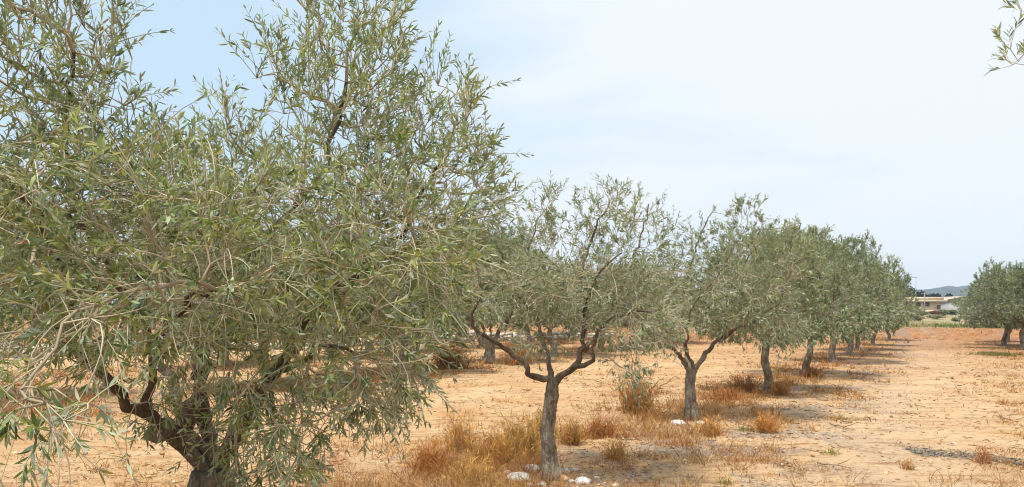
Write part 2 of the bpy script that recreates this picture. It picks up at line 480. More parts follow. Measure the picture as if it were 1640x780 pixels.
def build_tree(name, trunk_pts, trunk_r, limbs, lobes, seed, pal='near', step=0.085, influence=0.9, kill=0.13,
               shoots=3, side_p=0.55, shoot_len=(0.16, 0.42), leaf_len=(0.042, 0.068), leaf_w=0.155, pairs=8,
               bare_n=0, extra_sprigs=None, jit=0.012, loc=None, sides=14, label=None, group=None, droop=1.0, origin=(0, 0, 0), knob=None, scars=0, mul=1.0, bare_r=1.3):
    rng = np.random.default_rng(seed)
    org = np.asarray(origin, float)
    root = link(name, None, label=label, cat="tree", group=group, loc=loc if loc is not None else tuple(org))
    # ---- trunk
    tp = resample(trunk_pts, 0.035, rng, 0.003)
    n = len(tp); u = np.linspace(0, 1, n)
    tr = np.interp(u, np.linspace(0, 1, len(trunk_r)), trunk_r) * np.interp(u, [0, .9, 1], [1, 1, .72])
    ph = rng.random(6) * 6.28
    def bump(k, th):
        z = k / n
        return 1 + 0.06 * np.sin(3 * th + ph[0] + 3 * z) + 0.045 * np.sin(5 * th + ph[1] - 5 * z) + 0.05 * np.sin(2 * th + 14 * z + ph[2]) * np.sin(9 * z + ph[3]) + 0.03 * np.sin(23 * z + ph[4] + th)
    mb = MB(); mb.tube(tp - org, tr, sides, bump=bump)
    for k in range(scars):                    # healed pruning scars on the trunk
        j_ = int(n * rng.uniform(.08, .8)); a_ = rng.random() * 6.283; dv = np.array([math.cos(a_), math.sin(a_), .25])
        c_ = tp[j_] - org + dv * tr[j_] * .72; r_ = tr[j_] * rng.uniform(.25, .42)
        mb.tube([c_ - dv * r_, c_, c_ + dv * tr[j_] * .28, c_ + dv * tr[j_] * .40], [r_ * 1.3, r_ * 1.25, r_ * .95, r_ * .5], 8)
    if knob:                                  # knots where limbs were cut off
        for kp, kd, kr, kl in knob:
            kp = np.asarray(kp, float); kd = norm(np.asarray(kd, float))
            mb.tube([kp - org - kd * kl * .6, kp - org, kp - org + kd * kl * .7, kp - org + kd * kl], [kr * 1.15, kr * 1.2, kr, kr * .55], 9,
                    bump=lambda k, th: 1 + .15 * np.sin(3 * th + k) + .08 * np.sin(5 * th + 2 * k))
    trunk = link("trunk", mb.mesh("trunk", [M_TRUNK], smooth=True), root)
    # ---- graph of limbs
    pos, par, fix = [], [], []
    for pts, r0, r1 in limbs:
        pts = [np.asarray(p_, float) for p_ in pts]
        if np.linalg.norm(tp - pts[0], axis=1).min() < .09:
            inner = tp[int(n * .74)]
            pts = [inner + (pts[1] - pts[0]) * .10, pts[0] * .8 + tp[-1] * .2] + pts[1:]
            r0 = max(r0, tr[-1] * .56)
        lp = resample(pts, 0.06, rng, jit)
        first = -1
        if pos:
            dd = np.linalg.norm(np.array(pos) - lp[0], axis=1)
            if dd.min() < 0.14: first = int(dd.argmin())
        m_ = len(lp); rr = np.linspace(0, 1, m_)
        rad = (r0 + (r1 - r0) * rr ** 0.62) * np.interp(rr, [0, .12, .3, 1], [1, .80, .68, .62])
        mb = MB(); p5 = rng.random(3) * 6
        mb.tube(lp - org, rad, 10, bump=lambda k, th: 1 + .06 * np.sin(1.7 * k + p5[2]) + .08 * np.sin(2 * th + k * .9 + p5[0]) + .06 * np.sin(3 * th - k * .6 + p5[1]))
        link("limb", mb.mesh("limb", [M_LIMB], smooth=True), trunk)
        for k in range(m_):
            par.append(first if k == 0 else len(pos) - 1); pos.append(lp[k]); fix.append(k / m_)
    nl = len(pos)
    # ---- secondary branches grow towards the attraction points
    A = lobes_points(lobes, rng, mul)
    cen = A.mean(0)
    pos = [np.array(p) for p in pos]
    okn = np.array([f > 0.30 for f in fix])
    base = np.array(pos)
    idx0 = np.where(okn)[0]
    D = np.linalg.norm(A[:, None, :] - base[None, idx0, :], axis=2)
    nd = D.min(1); ni = idx0[D.argmin(1)]
    alive = nd > kill * 0.6
    kids = {}
    for it in range(90):
        sel = alive & (nd < (influence if it > 12 else influence * 1.6))
        if not sel.any():
            break
        cur = np.array(pos)
        dirs = norm(A[sel] - cur[ni[sel]])
        ids, inv = np.unique(ni[sel], return_inverse=True)
        acc = np.zeros((len(ids), 3)); np.add.at(acc, inv, dirs)
        acc = norm(norm(acc) + rng.normal(0, 0.22, acc.shape) + np.array([0, 0, 0.06]))
        newp, newi = [], []
        for k, i_ in enumerate(ids):
            q_ = cur[i_] + acc[k] * step
            c_ = kids.setdefault(int(i_), [])
            if len(c_) >= 3 or any(np.linalg.norm(q_ - c) < step * 0.35 for c in c_):
                continue
            c_.append(q_); newp.append(q_); newi.append(len(pos)); pos.append(q_); par.append(int(i_))
        if not newp:
            break
        newp = np.array(newp)
        DD = np.linalg.norm(A[:, None, :] - newp[None], axis=2)
        m1 = DD.min(1); better = m1 < nd
        nd = np.where(better, m1, nd); ni = np.where(better, np.array(newi)[DD.argmin(1)], ni)
        alive &= nd > kill
    pos = np.array(pos); par = np.array(par); NN = len(pos)
    ex = 2.15; acc = np.zeros(NN); ch = [[] for _ in range(NN)]
    for i in range(NN - 1, -1, -1):
        if acc[i] == 0: acc[i] = 0.0024 ** ex
        if par[i] >= 0:
            acc[par[i]] += acc[i]; ch[par[i]].append(i)
    rad = np.minimum(acc ** (1 / ex), 0.028)
    mb = MB()
    for i in range(nl, NN):
        p_ = par[i]
        if p_ >= nl:
            sib = [c for c in ch[p_] if c >= nl]
            if max(sib, key=lambda c: acc[c]) == i: continue
        chain = [p_, i]; k = i
        while True:
            cc = [c for c in ch[k] if c >= nl]
            if not cc: break
            k = max(cc, key=lambda c: acc[c]); chain.append(k)
        rr = rad[chain].copy(); rr[0] = rr[1]
        g_ = np.clip((rr.mean() - .003) / .012, 0, 1)
        col = np.array([.38, .32, .22]) * (1 - g_) + np.array([.13, .095, .065]) * g_
        mb.tube(pos[chain] - org, rr, 5 if rr[0] > .006 else 4, cap=False, col=col * rng.uniform(.8, 1.2))
    # ---- leafy shoots
    grown = np.arange(nl, NN)
    term = np.array([len(ch[i]) == 0 for i in grown])
    thin = rad[grown] < 0.011
    src = [np.repeat(grown[term], shoots)]
    sd = grown[(~term) & thin]; sd = np.repeat(sd, rng.poisson(side_p, len(sd))); src.append(sd)
    src = np.concatenate(src); nS = len(src)
    bare_s = np.zeros(nS, bool)
    if bare_n:
        cand = grown[thin & (pos[grown][:, 2] < np.quantile(pos[:, 2], .62))]
        src = np.concatenate([src, rng.choice(cand, bare_n)]); bare_s = np.concatenate([bare_s, np.ones(bare_n, bool)]); nS = len(src)
    p0 = pos[src]; bd = norm(pos[src] - pos[np.maximum(par[src], 0)])
    outw = norm(p0 - cen)
    zl, zh = np.quantile(pos[:, 2], [.04, .97])
    uu = np.clip((p0[:, 2] - zl) / (zh - zl), 0, 1)[:, None]
    d = norm(0.55 * bd + 0.35 * outw + rng.normal(0, .42, (nS, 3)) + np.array([0, 0, 1]) * (-0.05 * droop + 0.95 * uu))
    Ln = rng.uniform(*shoot_len, nS) * (0.8 + 0.45 * uu[:, 0]); Ln[bare_s] *= 1.7
    K = 7
    grav = (-0.20 * droop + 0.32 * uu) + rng.normal(0, .07, (nS, 1)); grav[bare_s] -= 0.16
    curl = rng.normal(0, .09, (nS, 3)); curl[bare_s] *= 2.4
    SP = np.zeros((nS, K, 3)); SP[:, 0] = p0
    for k in range(1, K):
        SP[:, k] = SP[:, k - 1] + d * (Ln / (K - 1))[:, None]
        d = norm(d + curl + np.array([0, 0, 1]) * grav * 0.55)
    TS = norm(np.gradient(SP, axis=1))
    ref = np.where(np.abs(TS[:, :, 2:3]) < .85, np.array([0, 0, 1.0]), np.array([1.0, 0, 0]))
    N1 = norm(np.cross(TS, ref)); N2 = np.cross(TS, N1)
    rs_ = np.linspace(0.0021, 0.0010, K)[None, :, None] * rng.uniform(.85, 1.3, (nS, 1, 1)) * np.where(bare_s, bare_r, 1.0)[:, None, None]
    ang = [0, 2.094, 4.189]
    tv = np.stack([SP + (N1 * math.cos(a) + N2 * math.sin(a)) * rs_ for a in ang], 2)        # S,K,3,3
    tv = tv.reshape(-1, 3)
    base_i = (np.arange(nS) * K * 3)[:, None, None] + (np.arange(K - 1) * 3)[None, :, None] + np.arange(3)[None, None, :]
    nxt = (np.arange(nS) * K * 3)[:, None, None] + (np.arange(K - 1) * 3)[None, :, None] + ((np.arange(3) + 1) % 3)[None, None, :]
    qd = np.stack([base_i, nxt, nxt + 3, base_i + 3], -1).reshape(-1, 4)
    tcol = np.array([.46, .41, .29]) * rng.uniform(.75, 1.3, (nS, 1)); tcol[bare_s] *= rng.uniform(.62, 1.12, (int(bare_s.sum()), 1))
    grn = rng.random(nS) < .45; tcol[grn & ~bare_s] = np.array([.32, .32, .15]) * rng.uniform(.8, 1.2, (int((grn & ~bare_s).sum()), 1))
    mb.add(tv - org, qd.ravel(), [4] * len(qd), np.repeat(tcol, K * 3, 0))
    # ---- leaves in opposite pairs
    MP = pairs + 4
    npair = np.clip(rng.normal(pairs, 1.8, nS), 3, MP).astype(int)
    b0 = rng.uniform(.2, .6, nS); b0[bare_s] = rng.uniform(.6, .85, int(bare_s.sum())); npair[bare_s] = rng.integers(1, 4, int(bare_s.sum()))
    jj = np.arange(MP)[None, :]
    t = b0[:, None] + (1 - b0[:, None]) * (jj + 0.6) / npair[:, None]
    valid = (jj < npair[:, None])
    t = np.clip(t, 0, 1)
    fk = t * (K - 1); k0 = np.clip(fk.astype(int), 0, K - 2); fr = (fk - k0)[..., None]
    I = np.arange(nS)[:, None]
    LP = SP[I, k0] * (1 - fr) + SP[I, k0 + 1] * fr
    LT = norm(TS[I, k0] * (1 - fr) + TS[I, k0 + 1] * fr); A1 = N1[I, k0]; A2 = N2[I, k0]
    phi = rng.random((nS, 1)) * 6.28 + jj * 1.571 + rng.normal(0, .3, (nS, MP))
    allv = []; allc = []
    pal_ = PAL[pal]
    shoot_c = pal_[rng.integers(0, len(pal_), nS)]
    for side in (0, math.pi):
        ph2 = phi + side + rng.normal(0, .15, phi.shape)
        perp = A1 * np.cos(ph2)[..., None] + A2 * np.sin(ph2)[..., None]
        op = rng.uniform(.55, 1.35, phi.shape)[..., None] * (1.15 - .45 * t[..., None])
        ld = norm(LT + perp * op + rng.normal(0, .13, perp.shape) + np.array([0, 0, -.12]))
        wd = norm(np.cross(ld, LT) + rng.normal(0, .35, perp.shape))
        nm = norm(np.cross(wd, ld))
        up = np.where((np.sum(nm * LT, -1) < 0)[..., None], -1.0, 1.0)
        nm = nm * up; wd = norm(np.cross(ld, nm))
        ok = valid & (rng.random(valid.shape) < .93)
        lp, ld_, wd_, nm_ = LP[ok], ld[ok], wd[ok], nm[ok]
        m_ = len(lp)
        ll = rng.uniform(*leaf_len, m_)[:, None] * (1.08 - .3 * (t[ok][:, None] > .9))
        ww = ll * leaf_w * .5 * rng.uniform(.75, 1.25, (m_, 1))
        bend = rng.uniform(-.05, .16, (m_, 1)) * ll
        v0 = lp; v5 = lp + ld_ * ll - nm_ * bend
        c1 = lp + ld_ * ll * .36 + nm_ * bend * .4; c2 = lp + ld_ * ll * .72 + nm_ * bend * .1
        V = np.stack([v0, c1 - wd_ * ww, c1 + wd_ * ww, c2 - wd_ * ww * .78, c2 + wd_ * ww * .78, v5], 1)
        allv.append(V)
        sc_ = np.broadcast_to(shoot_c[:, None, :], (nS, MP, 3))[ok]
        own = pal_[rng.integers(0, len(pal_), m_)]
        c = (sc_ * .6 + own * .4) * rng.uniform(.55, 1.4, (m_, 1))
        tipm = np.clip((t[ok] - .8) / .2, 0, 1)[:, None] * .45
        c = c * (1 - tipm) + np.array([.31, .30, .12]) * tipm
        dead = rng.random(m_) < .012; c[dead] = (.26, .15, .06)
        allc.append(np.repeat(c, 6, 0))
    V = np.concatenate(allv).reshape(-1, 3) - org; C = np.concatenate(allc)
    nL = len(V) // 6
    o6 = (np.arange(nL) * 6)[:, None]
    fl = (o6 + np.array([0, 1, 2, 1, 3, 4, 2, 3, 5, 4])).ravel()
    lt = np.tile([3, 4, 3], nL)
    # first triangle wound like the others
    fl = (o6 + np.array([0, 2, 1, 1, 2, 4, 3, 3, 4, 5])).ravel()
    crown = link("crown", mesh_np("crown", V, fl, lt, [M_LEAF], color=C), root)
    link("twigs", mb.mesh("twigs", [M_TWIG], smooth=False, color=True), crown)
    print(name, "nodes", NN, "shoots", nS, "leaves", nL)
    return root

GROUP_NEAR = "olive trees of the near row"
# --- the big tree in front
def tree_front():
    base = G(330, 1085)[:3]
    b = P(330, 1085, 3.42); b[2] = float(terrain(b[0], b[1])) - 0.05
    top = P(338, 752, 3.42)
    p1 = b * .5 + top * .5 + np.array([.02, 0, 0])
    trunk = [b, p1, top]
    limbs = [
        ([P(332, 765, 3.42), P(296, 718, 3.36), P(262, 688, 3.28), P(240, 662, 3.2), P(205, 643, 3.1), P(160, 600, 2.95), P(95, 520, 2.75), P(40, 430, 2.6)], .062, .018),
        ([P(330, 762, 3.46), P(300, 690, 3.55), P(270, 610, 3.62), P(235, 520, 3.6), P(170, 420, 3.4), P(120, 330, 3.1), P(105, 210, 2.9), P(120, 90, 2.75)], .055, .012),
        ([P(342, 760, 3.46), P(330, 670, 3.5), P(322, 600, 3.5), P(350, 520, 3.45), P(410, 400, 3.5), P(500, 300, 3.55), P(525, 240, 3.55), P(560, 130, 3.5)], .060, .012),
        ([P(348, 765, 3.42), P(390, 680, 3.3), P(440, 600, 3.18), P(490, 515, 3.1), P(560, 455, 3.05), P(612, 418, 3.0), P(690, 380, 2.95)], .060, .016),
        ([P(345, 760, 3.48), P(410, 640, 3.65), P(520, 500, 3.8), P(620, 400, 3.85), P(675, 310, 3.8), P(720, 240, 3.75)], .050, .011),
        ([P(318, 602, 3.5), P(330, 490, 3.9), P(350, 380, 4.0), P(375, 260, 3.9)], .036, .010),
        ([P(238, 660, 3.2), P(250, 560, 2.9), P(300, 480, 2.6), P(350, 470, 2.45)], .026, .010),
        ([P(440, 600, 3.18), P(520, 560, 2.95), P(570, 560, 2.8)], .022, .008),
        ([P(140, 575, 2.9), P(60, 330, 2.5), P(-60, 250, 2.5)], .024, .010),
    ]
    lobes = [
        (P(570, 210, 3.5), (.34, .42, .54), 270), (P(600, 60, 3.5), (.13, .3, .2), 44), (P(515, 60, 3.5), (.10, .3, .2), 38),
        (P(710, 290, 3.7), (.27, .36, .5), 150), (P(765, 320, 3.8), (.10, .3, .22), 30),
        (P(520, 420, 2.95), (.62, .55, .36), 250), (P(650, 430, 3.2), (.24, .4, .28), 70),
        (P(560, 570, 3.0), (.30, .4, .24), 110), (P(500, 680, 2.8), (.17, .2, .16), 40), (P(450, 720, 2.95), (.18, .18, .12), 26), (P(370, 690, 3.2), (.12, .12, .16), 22), (P(300, 640, 3.0), (.16, .15, .10), 16), (P(280, 620, 3.5), (.1, .1, .1), 8), (P(610, 620, 3.2), (.12, .2, .12), 18),
        (P(420, 610, 2.95), (.16, .25, .14), 30),
        (P(105, 160, 2.8), (.22, .36, .40), 180), (P(130, 40, 2.8), (.15, .3, .2), 44), (P(30, 0, 2.5), (.16, .3, .24), 40),
        (P(255, 300, 3.1), (.20, .4, .22), 66), (P(385, 280, 3.6), (.14, .3, .30), 62), (P(440, 140, 3.5), (.08, .25, .18), 30),
        (P(120, 380, 2.5), (.52, .5, .32), 240), (P(-120, 250, 2.6), (.35, .5, .5), 130),
        (P(110, 520, 2.3), (.4, .35, .12), 90), (P(300, 430, 2.6), (.4, .4, .28), 120),
        (P(300, 400, 4.3), (.8, .6, .55), 200), (P(300, 540, 3.0), (.4, .4, .10), 36),
        (P(70, 655, 1.75), (.16, .14, .07), 9), (P(-30, 600, 1.9), (.2, .2, .1), 12),
    ]
    kn = [(P(262, 690, 3.27), P(232, 700, 3.2) - P(262, 690, 3.27), .040, .07), (P(300, 668, 3.42), P(318, 640, 3.4) - P(300, 680, 3.42), .034, .10)]
    build_tree("olive_tree", trunk, [.17, .115, .112], limbs, lobes, 7, 'near', step=.065, kill=.08, mul=1.5, shoots=6, side_p=.75, pairs=6, shoot_len=(.07, .22), leaf_len=(.024, .046), leaf_w=.20,
               bare_n=2000, bare_r=1.0, origin=b, label="large olive tree in front with thick low-forked trunk and tangled pale twigs", group=GROUP_NEAR, knob=kn)
tree_front()

def tree_second():
    b = G(885, 765); b[2] -= .04; D = b[1]
    q = lambda px, py, dd=0: P(px, py, D + dd)
    trunk = [b, q(878, 720), q(876, 690), q(882, 645), q(886, 605)]
    limbs = [
        ([q(885, 618), q(868, 603, -.05), q(845, 596, -.15), q(838, 580, -.2), q(800, 552, -.3), q(770, 535, -.4), q(756, 515, -.45), q(768, 470, -.5), q(765, 420, -.4)], .055, .014),
        ([q(884, 610), q(880, 575, .2), q(868, 535, .35), q(850, 480, .5), q(845, 420, .5), q(860, 350, .4)], .045, .010),
        ([q(890, 612), q(908, 598, 0), q(925, 580, -.05), q(932, 550, 0), q(936, 500, 0), q(930, 440, 0), q(945, 390, .1), q(975, 325, .1)], .058, .012),
        ([q(920, 586, -.05), q(948, 578, -.2), q(953, 566, -.25), q(948, 556, -.25), q(958, 535, -.3), q(985, 507, -.3), q(1055, 497, -.4)], .034, .012),
        ([q(930, 560, 0), q(950, 545, .3), q(985, 480, .6), q(1020, 400, .6), q(1040, 330, .5)], .034, .010),
        ([q(936, 500, 0), q(960, 440, -.5), q(1000, 400, -.7)], .024, .010),
        ([q(850, 500, .4), q(810, 440, 0), q(800, 400, -.2)], .022, .009),
    ]
    lobes = [
        (q(870, 395, .3), (.26, .5, .44), 140), (q(882, 325, .3), (.10, .3, .16), 20),
        (q(965, 380, 0), (.30, .5, .42), 160), (q(980, 318, .1), (.13, .3, .16), 30),
        (q(1035, 390, .4), (.24, .5, .40), 120), (q(930, 460, 0), (.75, .8, .34), 240),
        (q(1020, 520, -.3), (.42, .5, .24), 110), (q(1010, 590, -.3), (.16, .3, .12), 18), (q(800, 462, -.3), (.30, .4, .22), 64),
        (q(860, 550, .2), (.25, .4, .14), 26), (q(1065, 450, .3), (.20, .4, .3), 50),
    ]
    build_tree("olive_tree", trunk, [.125, .082, .069, .065, .063, .062, .060], limbs, lobes, 21, 'grey', step=.075, kill=.095, mul=1.5, shoots=4, side_p=.32, pairs=5, shoot_len=(.07, .22),
               bare_n=1300, bare_r=1.2, scars=6, leaf_len=(.036, .058), leaf_w=.21, origin=b, label="slender olive tree with three bent bare limbs and white stones around its foot", group=GROUP_NEAR)
tree_second()

def tree_third():
    b = G(1107, 672); b[2] -= .04; D = b[1]
    q = lambda px, py, dd=0: P(px, py, D + dd)
    trunk = [b, q(1106, 640), q(1105, 610), q(1107, 590)]
    limbs = [
        ([q(1105, 600), q(1096, 582, -.1), q(1082, 560, -.3), q(1050, 548, -.6), q(1030, 500, -.7), q(1040, 440, -.5)], .06, .014),
        ([q(1104, 598), q(1098, 560, .3), q(1090, 520, .5), q(1100, 450, .6), q(1120, 380, .5), q(1140, 340, .4)], .06, .012),
        ([q(1110, 600), q(1120, 580, 0), q(1145, 550, -.1), q(1180, 527, -.2), q(1210, 512, -.3), q(1250, 480, -.3), q(1270, 420, -.1)], .065, .015),
        ([q(1112, 592, 0), q(1100, 560, -.2), q(1106, 500, -.4), q(1150, 440, -.3), q(1190, 370, 0)], .035, .012),
        ([q(1160, 540, -.1), q(1165, 470, .3), q(1200, 410, .4), q(1215, 370, .3)], .035, .012),
    ]
    lobes = [
        (q(1190, 400, .1), (.40, .7, .5), 170), (q(1190, 345, .1), (.26, .4, .14), 36), (q(1130, 395, .3), (.18, .5, .34), 50), (q(1105, 430, .2), (.45, .7, .5), 130),
        (q(1255, 415, 0), (.36, .7, .45), 120), (q(1265, 365, 0), (.14, .3, .16), 14), (q(1170, 480, -.1), (.95, 1.0, .4), 260), (q(1060, 520, -.4), (.3, .5, .3), 60), (q(1230, 520, -.1), (.5, .7, .24), 90),
    ]
    build_tree("olive_tree", trunk, [.135, .092, .08, .076, .072, .070], limbs, lobes, 33, 'grey', step=.09, kill=.115, mul=1.45, shoots=4, side_p=.4, pairs=5, shoot_len=(.09, .26),
               bare_n=1100, bare_r=1.6, scars=5, leaf_len=(.045, .072), leaf_w=.24, origin=b, label="olive tree with a Y-shaped trunk and a long limb reaching out to the right", group=GROUP_NEAR)
tree_third()

# --- four kinds of full-grown tree for the rest of the orchard
def make_kind(seed, pal, h, spread, lean, nlimb):
    rng = np.random.default_rng(seed)
    th = 0.95 * rng.uniform(.9, 1.1)
    o = np.array([0.0, 0, 0])
    t1 = np.array([lean[0] * 1.8, lean[1] * 1.8, th])
    trunk = [o - [0, 0, .12], t1 * .3 + [.05, -.03, 0], t1 * .65 + [-.03, .03, 0], t1]
    limbs = []
    a0 = rng.random() * 6
    for k in range(nlimb):
        a = a0 + k * 6.283 / nlimb + rng.normal(0, .25)
        d = np.array([math.cos(a), math.sin(a), 0])
        limbs.append(([t1 - [0, 0, .06], t1 + d * .2 + [0, 0, .16], t1 + d * .55 * spread + [0, 0, .5], t1 + d * .8 * spread + [0, 0, 1.0], t1 + d * .85 * spread + [0, 0, 1.5 * h / 3]], .06, .014))
    lobes = [(np.array([0, 0, h * .62]), (1.25 * spread, 1.25 * spread, h * .25), 200)]
    for k in range(7):
        a = rng.random() * 6.283; r = rng.uniform(.2, 1.05) * spread
        hh = h * rng.uniform(.70, .97) - r * .2
        lobes.append((np.array([r * math.cos(a), r * math.sin(a), hh]), tuple(rng.uniform(.28, .45, 2)) + (rng.uniform(.3, .5),), 38))
    for k in range(8):
        a = k * .785 + rng.normal(0, .2); r = rng.uniform(.95, 1.3) * spread
        lobes.append((np.array([r * math.cos(a), r * math.sin(a), h * rng.uniform(.36, .5)]), (.5, .5, .32), 44))
    r = build_tree("olive_tree", trunk, [.165, .104, .088, .08, .076, .074], limbs, lobes, seed + 100, pal, step=.1, kill=.125, mul=1.7, influence=1.2, shoots=6, side_p=.7, pairs=6,
                   leaf_len=(.06, .095), leaf_w=.26, shoot_len=(.12, .32), bare_n=600, bare_r=1.8, scars=4, loc=(0, 0, -50))
    return r
KINDS = [make_kind(401, 'grey', 3.35, 1.05, (.06, .02), 4), make_kind(402, 'green', 3.5, 1.1, (-.08, .04), 3),
         make_kind(403, 'green', 3.3, 1.2, (.04, -.06), 4), make_kind(404, 'grey', 3.1, 1.1, (-.03, .05), 3),
         make_kind(405, 'green', 3.6, 1.0, (.09, .06), 5), make_kind(406, 'near', 3.2, 1.15, (-.07, -.03), 3)]
used = set()
def copy_tree(o, parent=None):
    c = o.copy(); COL.objects.link(c)
    if parent is not None:
        c.parent = parent
    for ch_ in list(o.children): copy_tree(ch_, c)
    return c
def put_tree(kind, x, y, rz, sc, label, group, scz=None):
    r = KINDS[kind]
    if kind in used: r = copy_tree(r)
    used.add(kind)
    r.location = (x, y, float(terrain(x, y)) - .02)
    r.rotation_euler = (0, 0, rz); r.scale = (sc, sc, scz or sc)
    r["label"] = label; r["category"] = "tree"; r["group"] = group
    return r
def px_tree(kind, px, py, rz, sc, label, group, scz=None):
    g = G(px, py); return put_tree(kind, g[0], g[1], rz, sc, label, group, scz)

near = [
    (0, 1228, 630, 1.0, .98, 1.06, "grey-green olive tree with a slim leaning trunk, fourth along the near row"),
    (1, 1291, 602, 2.4, .98, 1.02, "green olive tree with brown grass round its trunk, fifth along the near row"),
    (2, 1337, 580, 4.0, 1.06, 1.22, "tall dense olive tree with a thick straight trunk, sixth along the near row"),
    (4, 1358, 569, 5.2, 1.08, 1.16, "dense olive tree just behind the tall sixth one, seventh along the near row"),
    (5, 1372, 561, 1.3, 1.1, 1.16, "olive tree with hidden trunk near the far end, eighth along the near row"),
    (3, 1399, 553, 3.0, 1.0, 1.06, "olive tree next to last, ninth along the near row"),
    (1, 1424, 545, .4, .98, 1.06, "last olive tree at the far end of the near row, low skirt of leaves"),
]
for k, px, py, rz, sc, sz, lb in near: px_tree(k, px, py, rz, sc, lb, GROUP_NEAR, sz)

GR = "olive trees of the row across the lane"
right = [
    (2, 1634, 560, 0.6, 1.12, 1.15, "large olive tree across the lane with a dark trunk beside the green weed patch"),
    (1, 1608, 553, 2.1, 1.12, 1.05, "second visible olive tree across the lane, slim dark trunk"),
    (4, 1616, 548, 3.6, 1.1, 1.05, "olive tree behind the slim dark one across the lane"),
    (3, 1589, 541, 5.0, 1.15, 1.0, "last olive tree across the lane, low spreading crown beside the grassy bank"),
    (5, 1668, 556, 1.9, 1.1, 1.15, "olive tree across the lane partly beyond the picture edge"),
]
for k, px, py, rz, sc, sz, lb in right: px_tree(k, px, py, rz, sc, lb, GR, sz)

ORD = ["first", "second", "third", "fourth", "fifth", "sixth", "seventh", "eighth", "ninth", "tenth", "eleventh", "twelfth"]
GB = "olive trees of the row behind the near one"
g0 = G(783, 581)
for k, st in enumerate((-3, -2, -1, 0, 1, 2, 3, 4)):
    x, y = g0[0] + ROW[0] * 4.6 * st, g0[1] + ROW[1] * 4.6 * st
    lb = "dark olive tree glimpsed behind the near row, %s along the second row" % ORD[k]
    if st == 0: continue
    if st == -3: x, y = G(-40, 640)[:2]
    put_tree((k * 5 + 1) % 6, x, y, k * 1.7 + .3, 1.18 + .05 * (k % 3), lb, GB, 1.08)
def tree_forked():
    b = g0.copy(); b[2] -= .03; D = b[1]
    q = lambda px, py, dd=0: P(px, py, D + dd)
    trunk = [b, q(784, 568), q(785, 552)]
    limbs = [([q(784, 556), q(776, 545), q(774, 525, .1), q(765, 490, .2), q(755, 450, .2)], .12, .03),
             ([q(786, 556), q(795, 540), q(804, 520, .1), q(815, 511, 0), q(822, 480, -.2), q(815, 430, 0)], .12, .03),
             ([q(785, 552), q(786, 520, .5), q(785, 470, .6)], .08, .03)]
    lobes = [(q(785, 430, 0), (1.5, 1.6, .8), 330), (q(735, 470, 0), (.7, 1.0, .6), 80), (q(845, 470, 0), (.7, 1.0, .6), 80), (q(760, 390, 0), (.6, .8, .4), 60), (q(820, 395, .2), (.6, .8, .4), 60)]
    build_tree("olive_tree", trunk, [.23, .17, .16], limbs, lobes, 77, 'grey', step=.11, kill=.13, mul=1.4, influence=1.2, shoots=5, side_p=1.5, pairs=6,
               leaf_len=(.075, .11), leaf_w=.26, shoot_len=(.2, .45), bare_n=200, origin=b, label="olive tree with a V-forked black trunk, seen between the two nearest trees", group=GB)
tree_forked()
GC = "olive trees of the third row"
for k in range(8):
    q_ = 15.2; s0 = 14 + 4.8 * k
    x = 0.39 - ROW[1] * q_ + ROW[0] * (s0 - 5); y = 7.55 + ROW[0] * q_ + ROW[1] * (s0 - 5)
    if wall_dist(x, y) > -1.2: continue
    put_tree((k * 5 + 2) % 6, x, y, k * 2.1, 1.22, "olive tree far back before the rubble wall, %s along the third row" % ORD[k], GC)
GD = "olive trees on the bank beyond the wall"
for k in range(9):
    pt = WALL_A + _wd * (3 + 5.0 * k) + np.array([-_wd[1], _wd[0]]) * (8.5 + (k % 3) * 1.5)
    put_tree((k + 1) % 6, pt[0], pt[1], k * 1.3, 1.35 + .1 * (k % 2), "olive tree on the orange bank beyond the rubble wall, %s from its near end" % ORD[k], GD)

# --- the tree beside the camera whose branch tip reaches into the picture
def tree_edge():
    b = np.array([5.15, 4.35, 0.0]); b[2] = float(terrain(b[0], b[1])) - .05
    t1 = b + [0, 0, 1.05]
    trunk = [b, b * .5 + t1 * .5 + [.03, 0, 0], t1]
    tip = P(1650, 95, 4.4)
    limbs = [([t1 - [0, 0, .05], t1 + [-.5, .1, .45], t1 + [-1.0, .1, 1.1], tip + [.75, 0, -.15], tip + [.10, 0, .0]], .06, .007),
             ([t1 - [0, 0, .05], t1 + [.4, .4, .5], t1 + [.8, .7, 1.3]], .06, .014),
             ([t1 - [0, 0, .05], t1 + [.2, -.5, .5], t1 + [.4, -.9, 1.4]], .05, .014)]
    lobes = [(t1 + [.3, 0, 1.0], (.95, 1.2, .75), 220), (t1 + [-.75, 0, 1.1], (.4, .6, .5), 60), (P(1632, 88, 4.4), (.06, .07, .05), 12), (P(1650, 15, 4.5), (.04, .08, .04), 6), (P(1650, 100, 4.4), (.05, .08, .04), 8)]
    build_tree("olive_tree", trunk, [.14, .11, .1], limbs, lobes, 58, 'near', step=.085, shoots=4, kill=.06, side_p=.5, pairs=5, shoot_len=(.06, .15), origin=b,
               leaf_len=(.045, .068), label="olive tree beside the camera, only a sprig of its leaves against the sky", group=GR)
tree_edge()

# ------------------------------------------------------------------ dry grass, litter, pebbles, bushes
RNG = np.random.default_rng(99)
GPAL = np.array([[.46, .24, .075], [.38, .17, .048], [.54, .34, .13], [.28, .12, .040], [.44, .26, .085], [.56, .41, .20], [.20, .10, .045]])

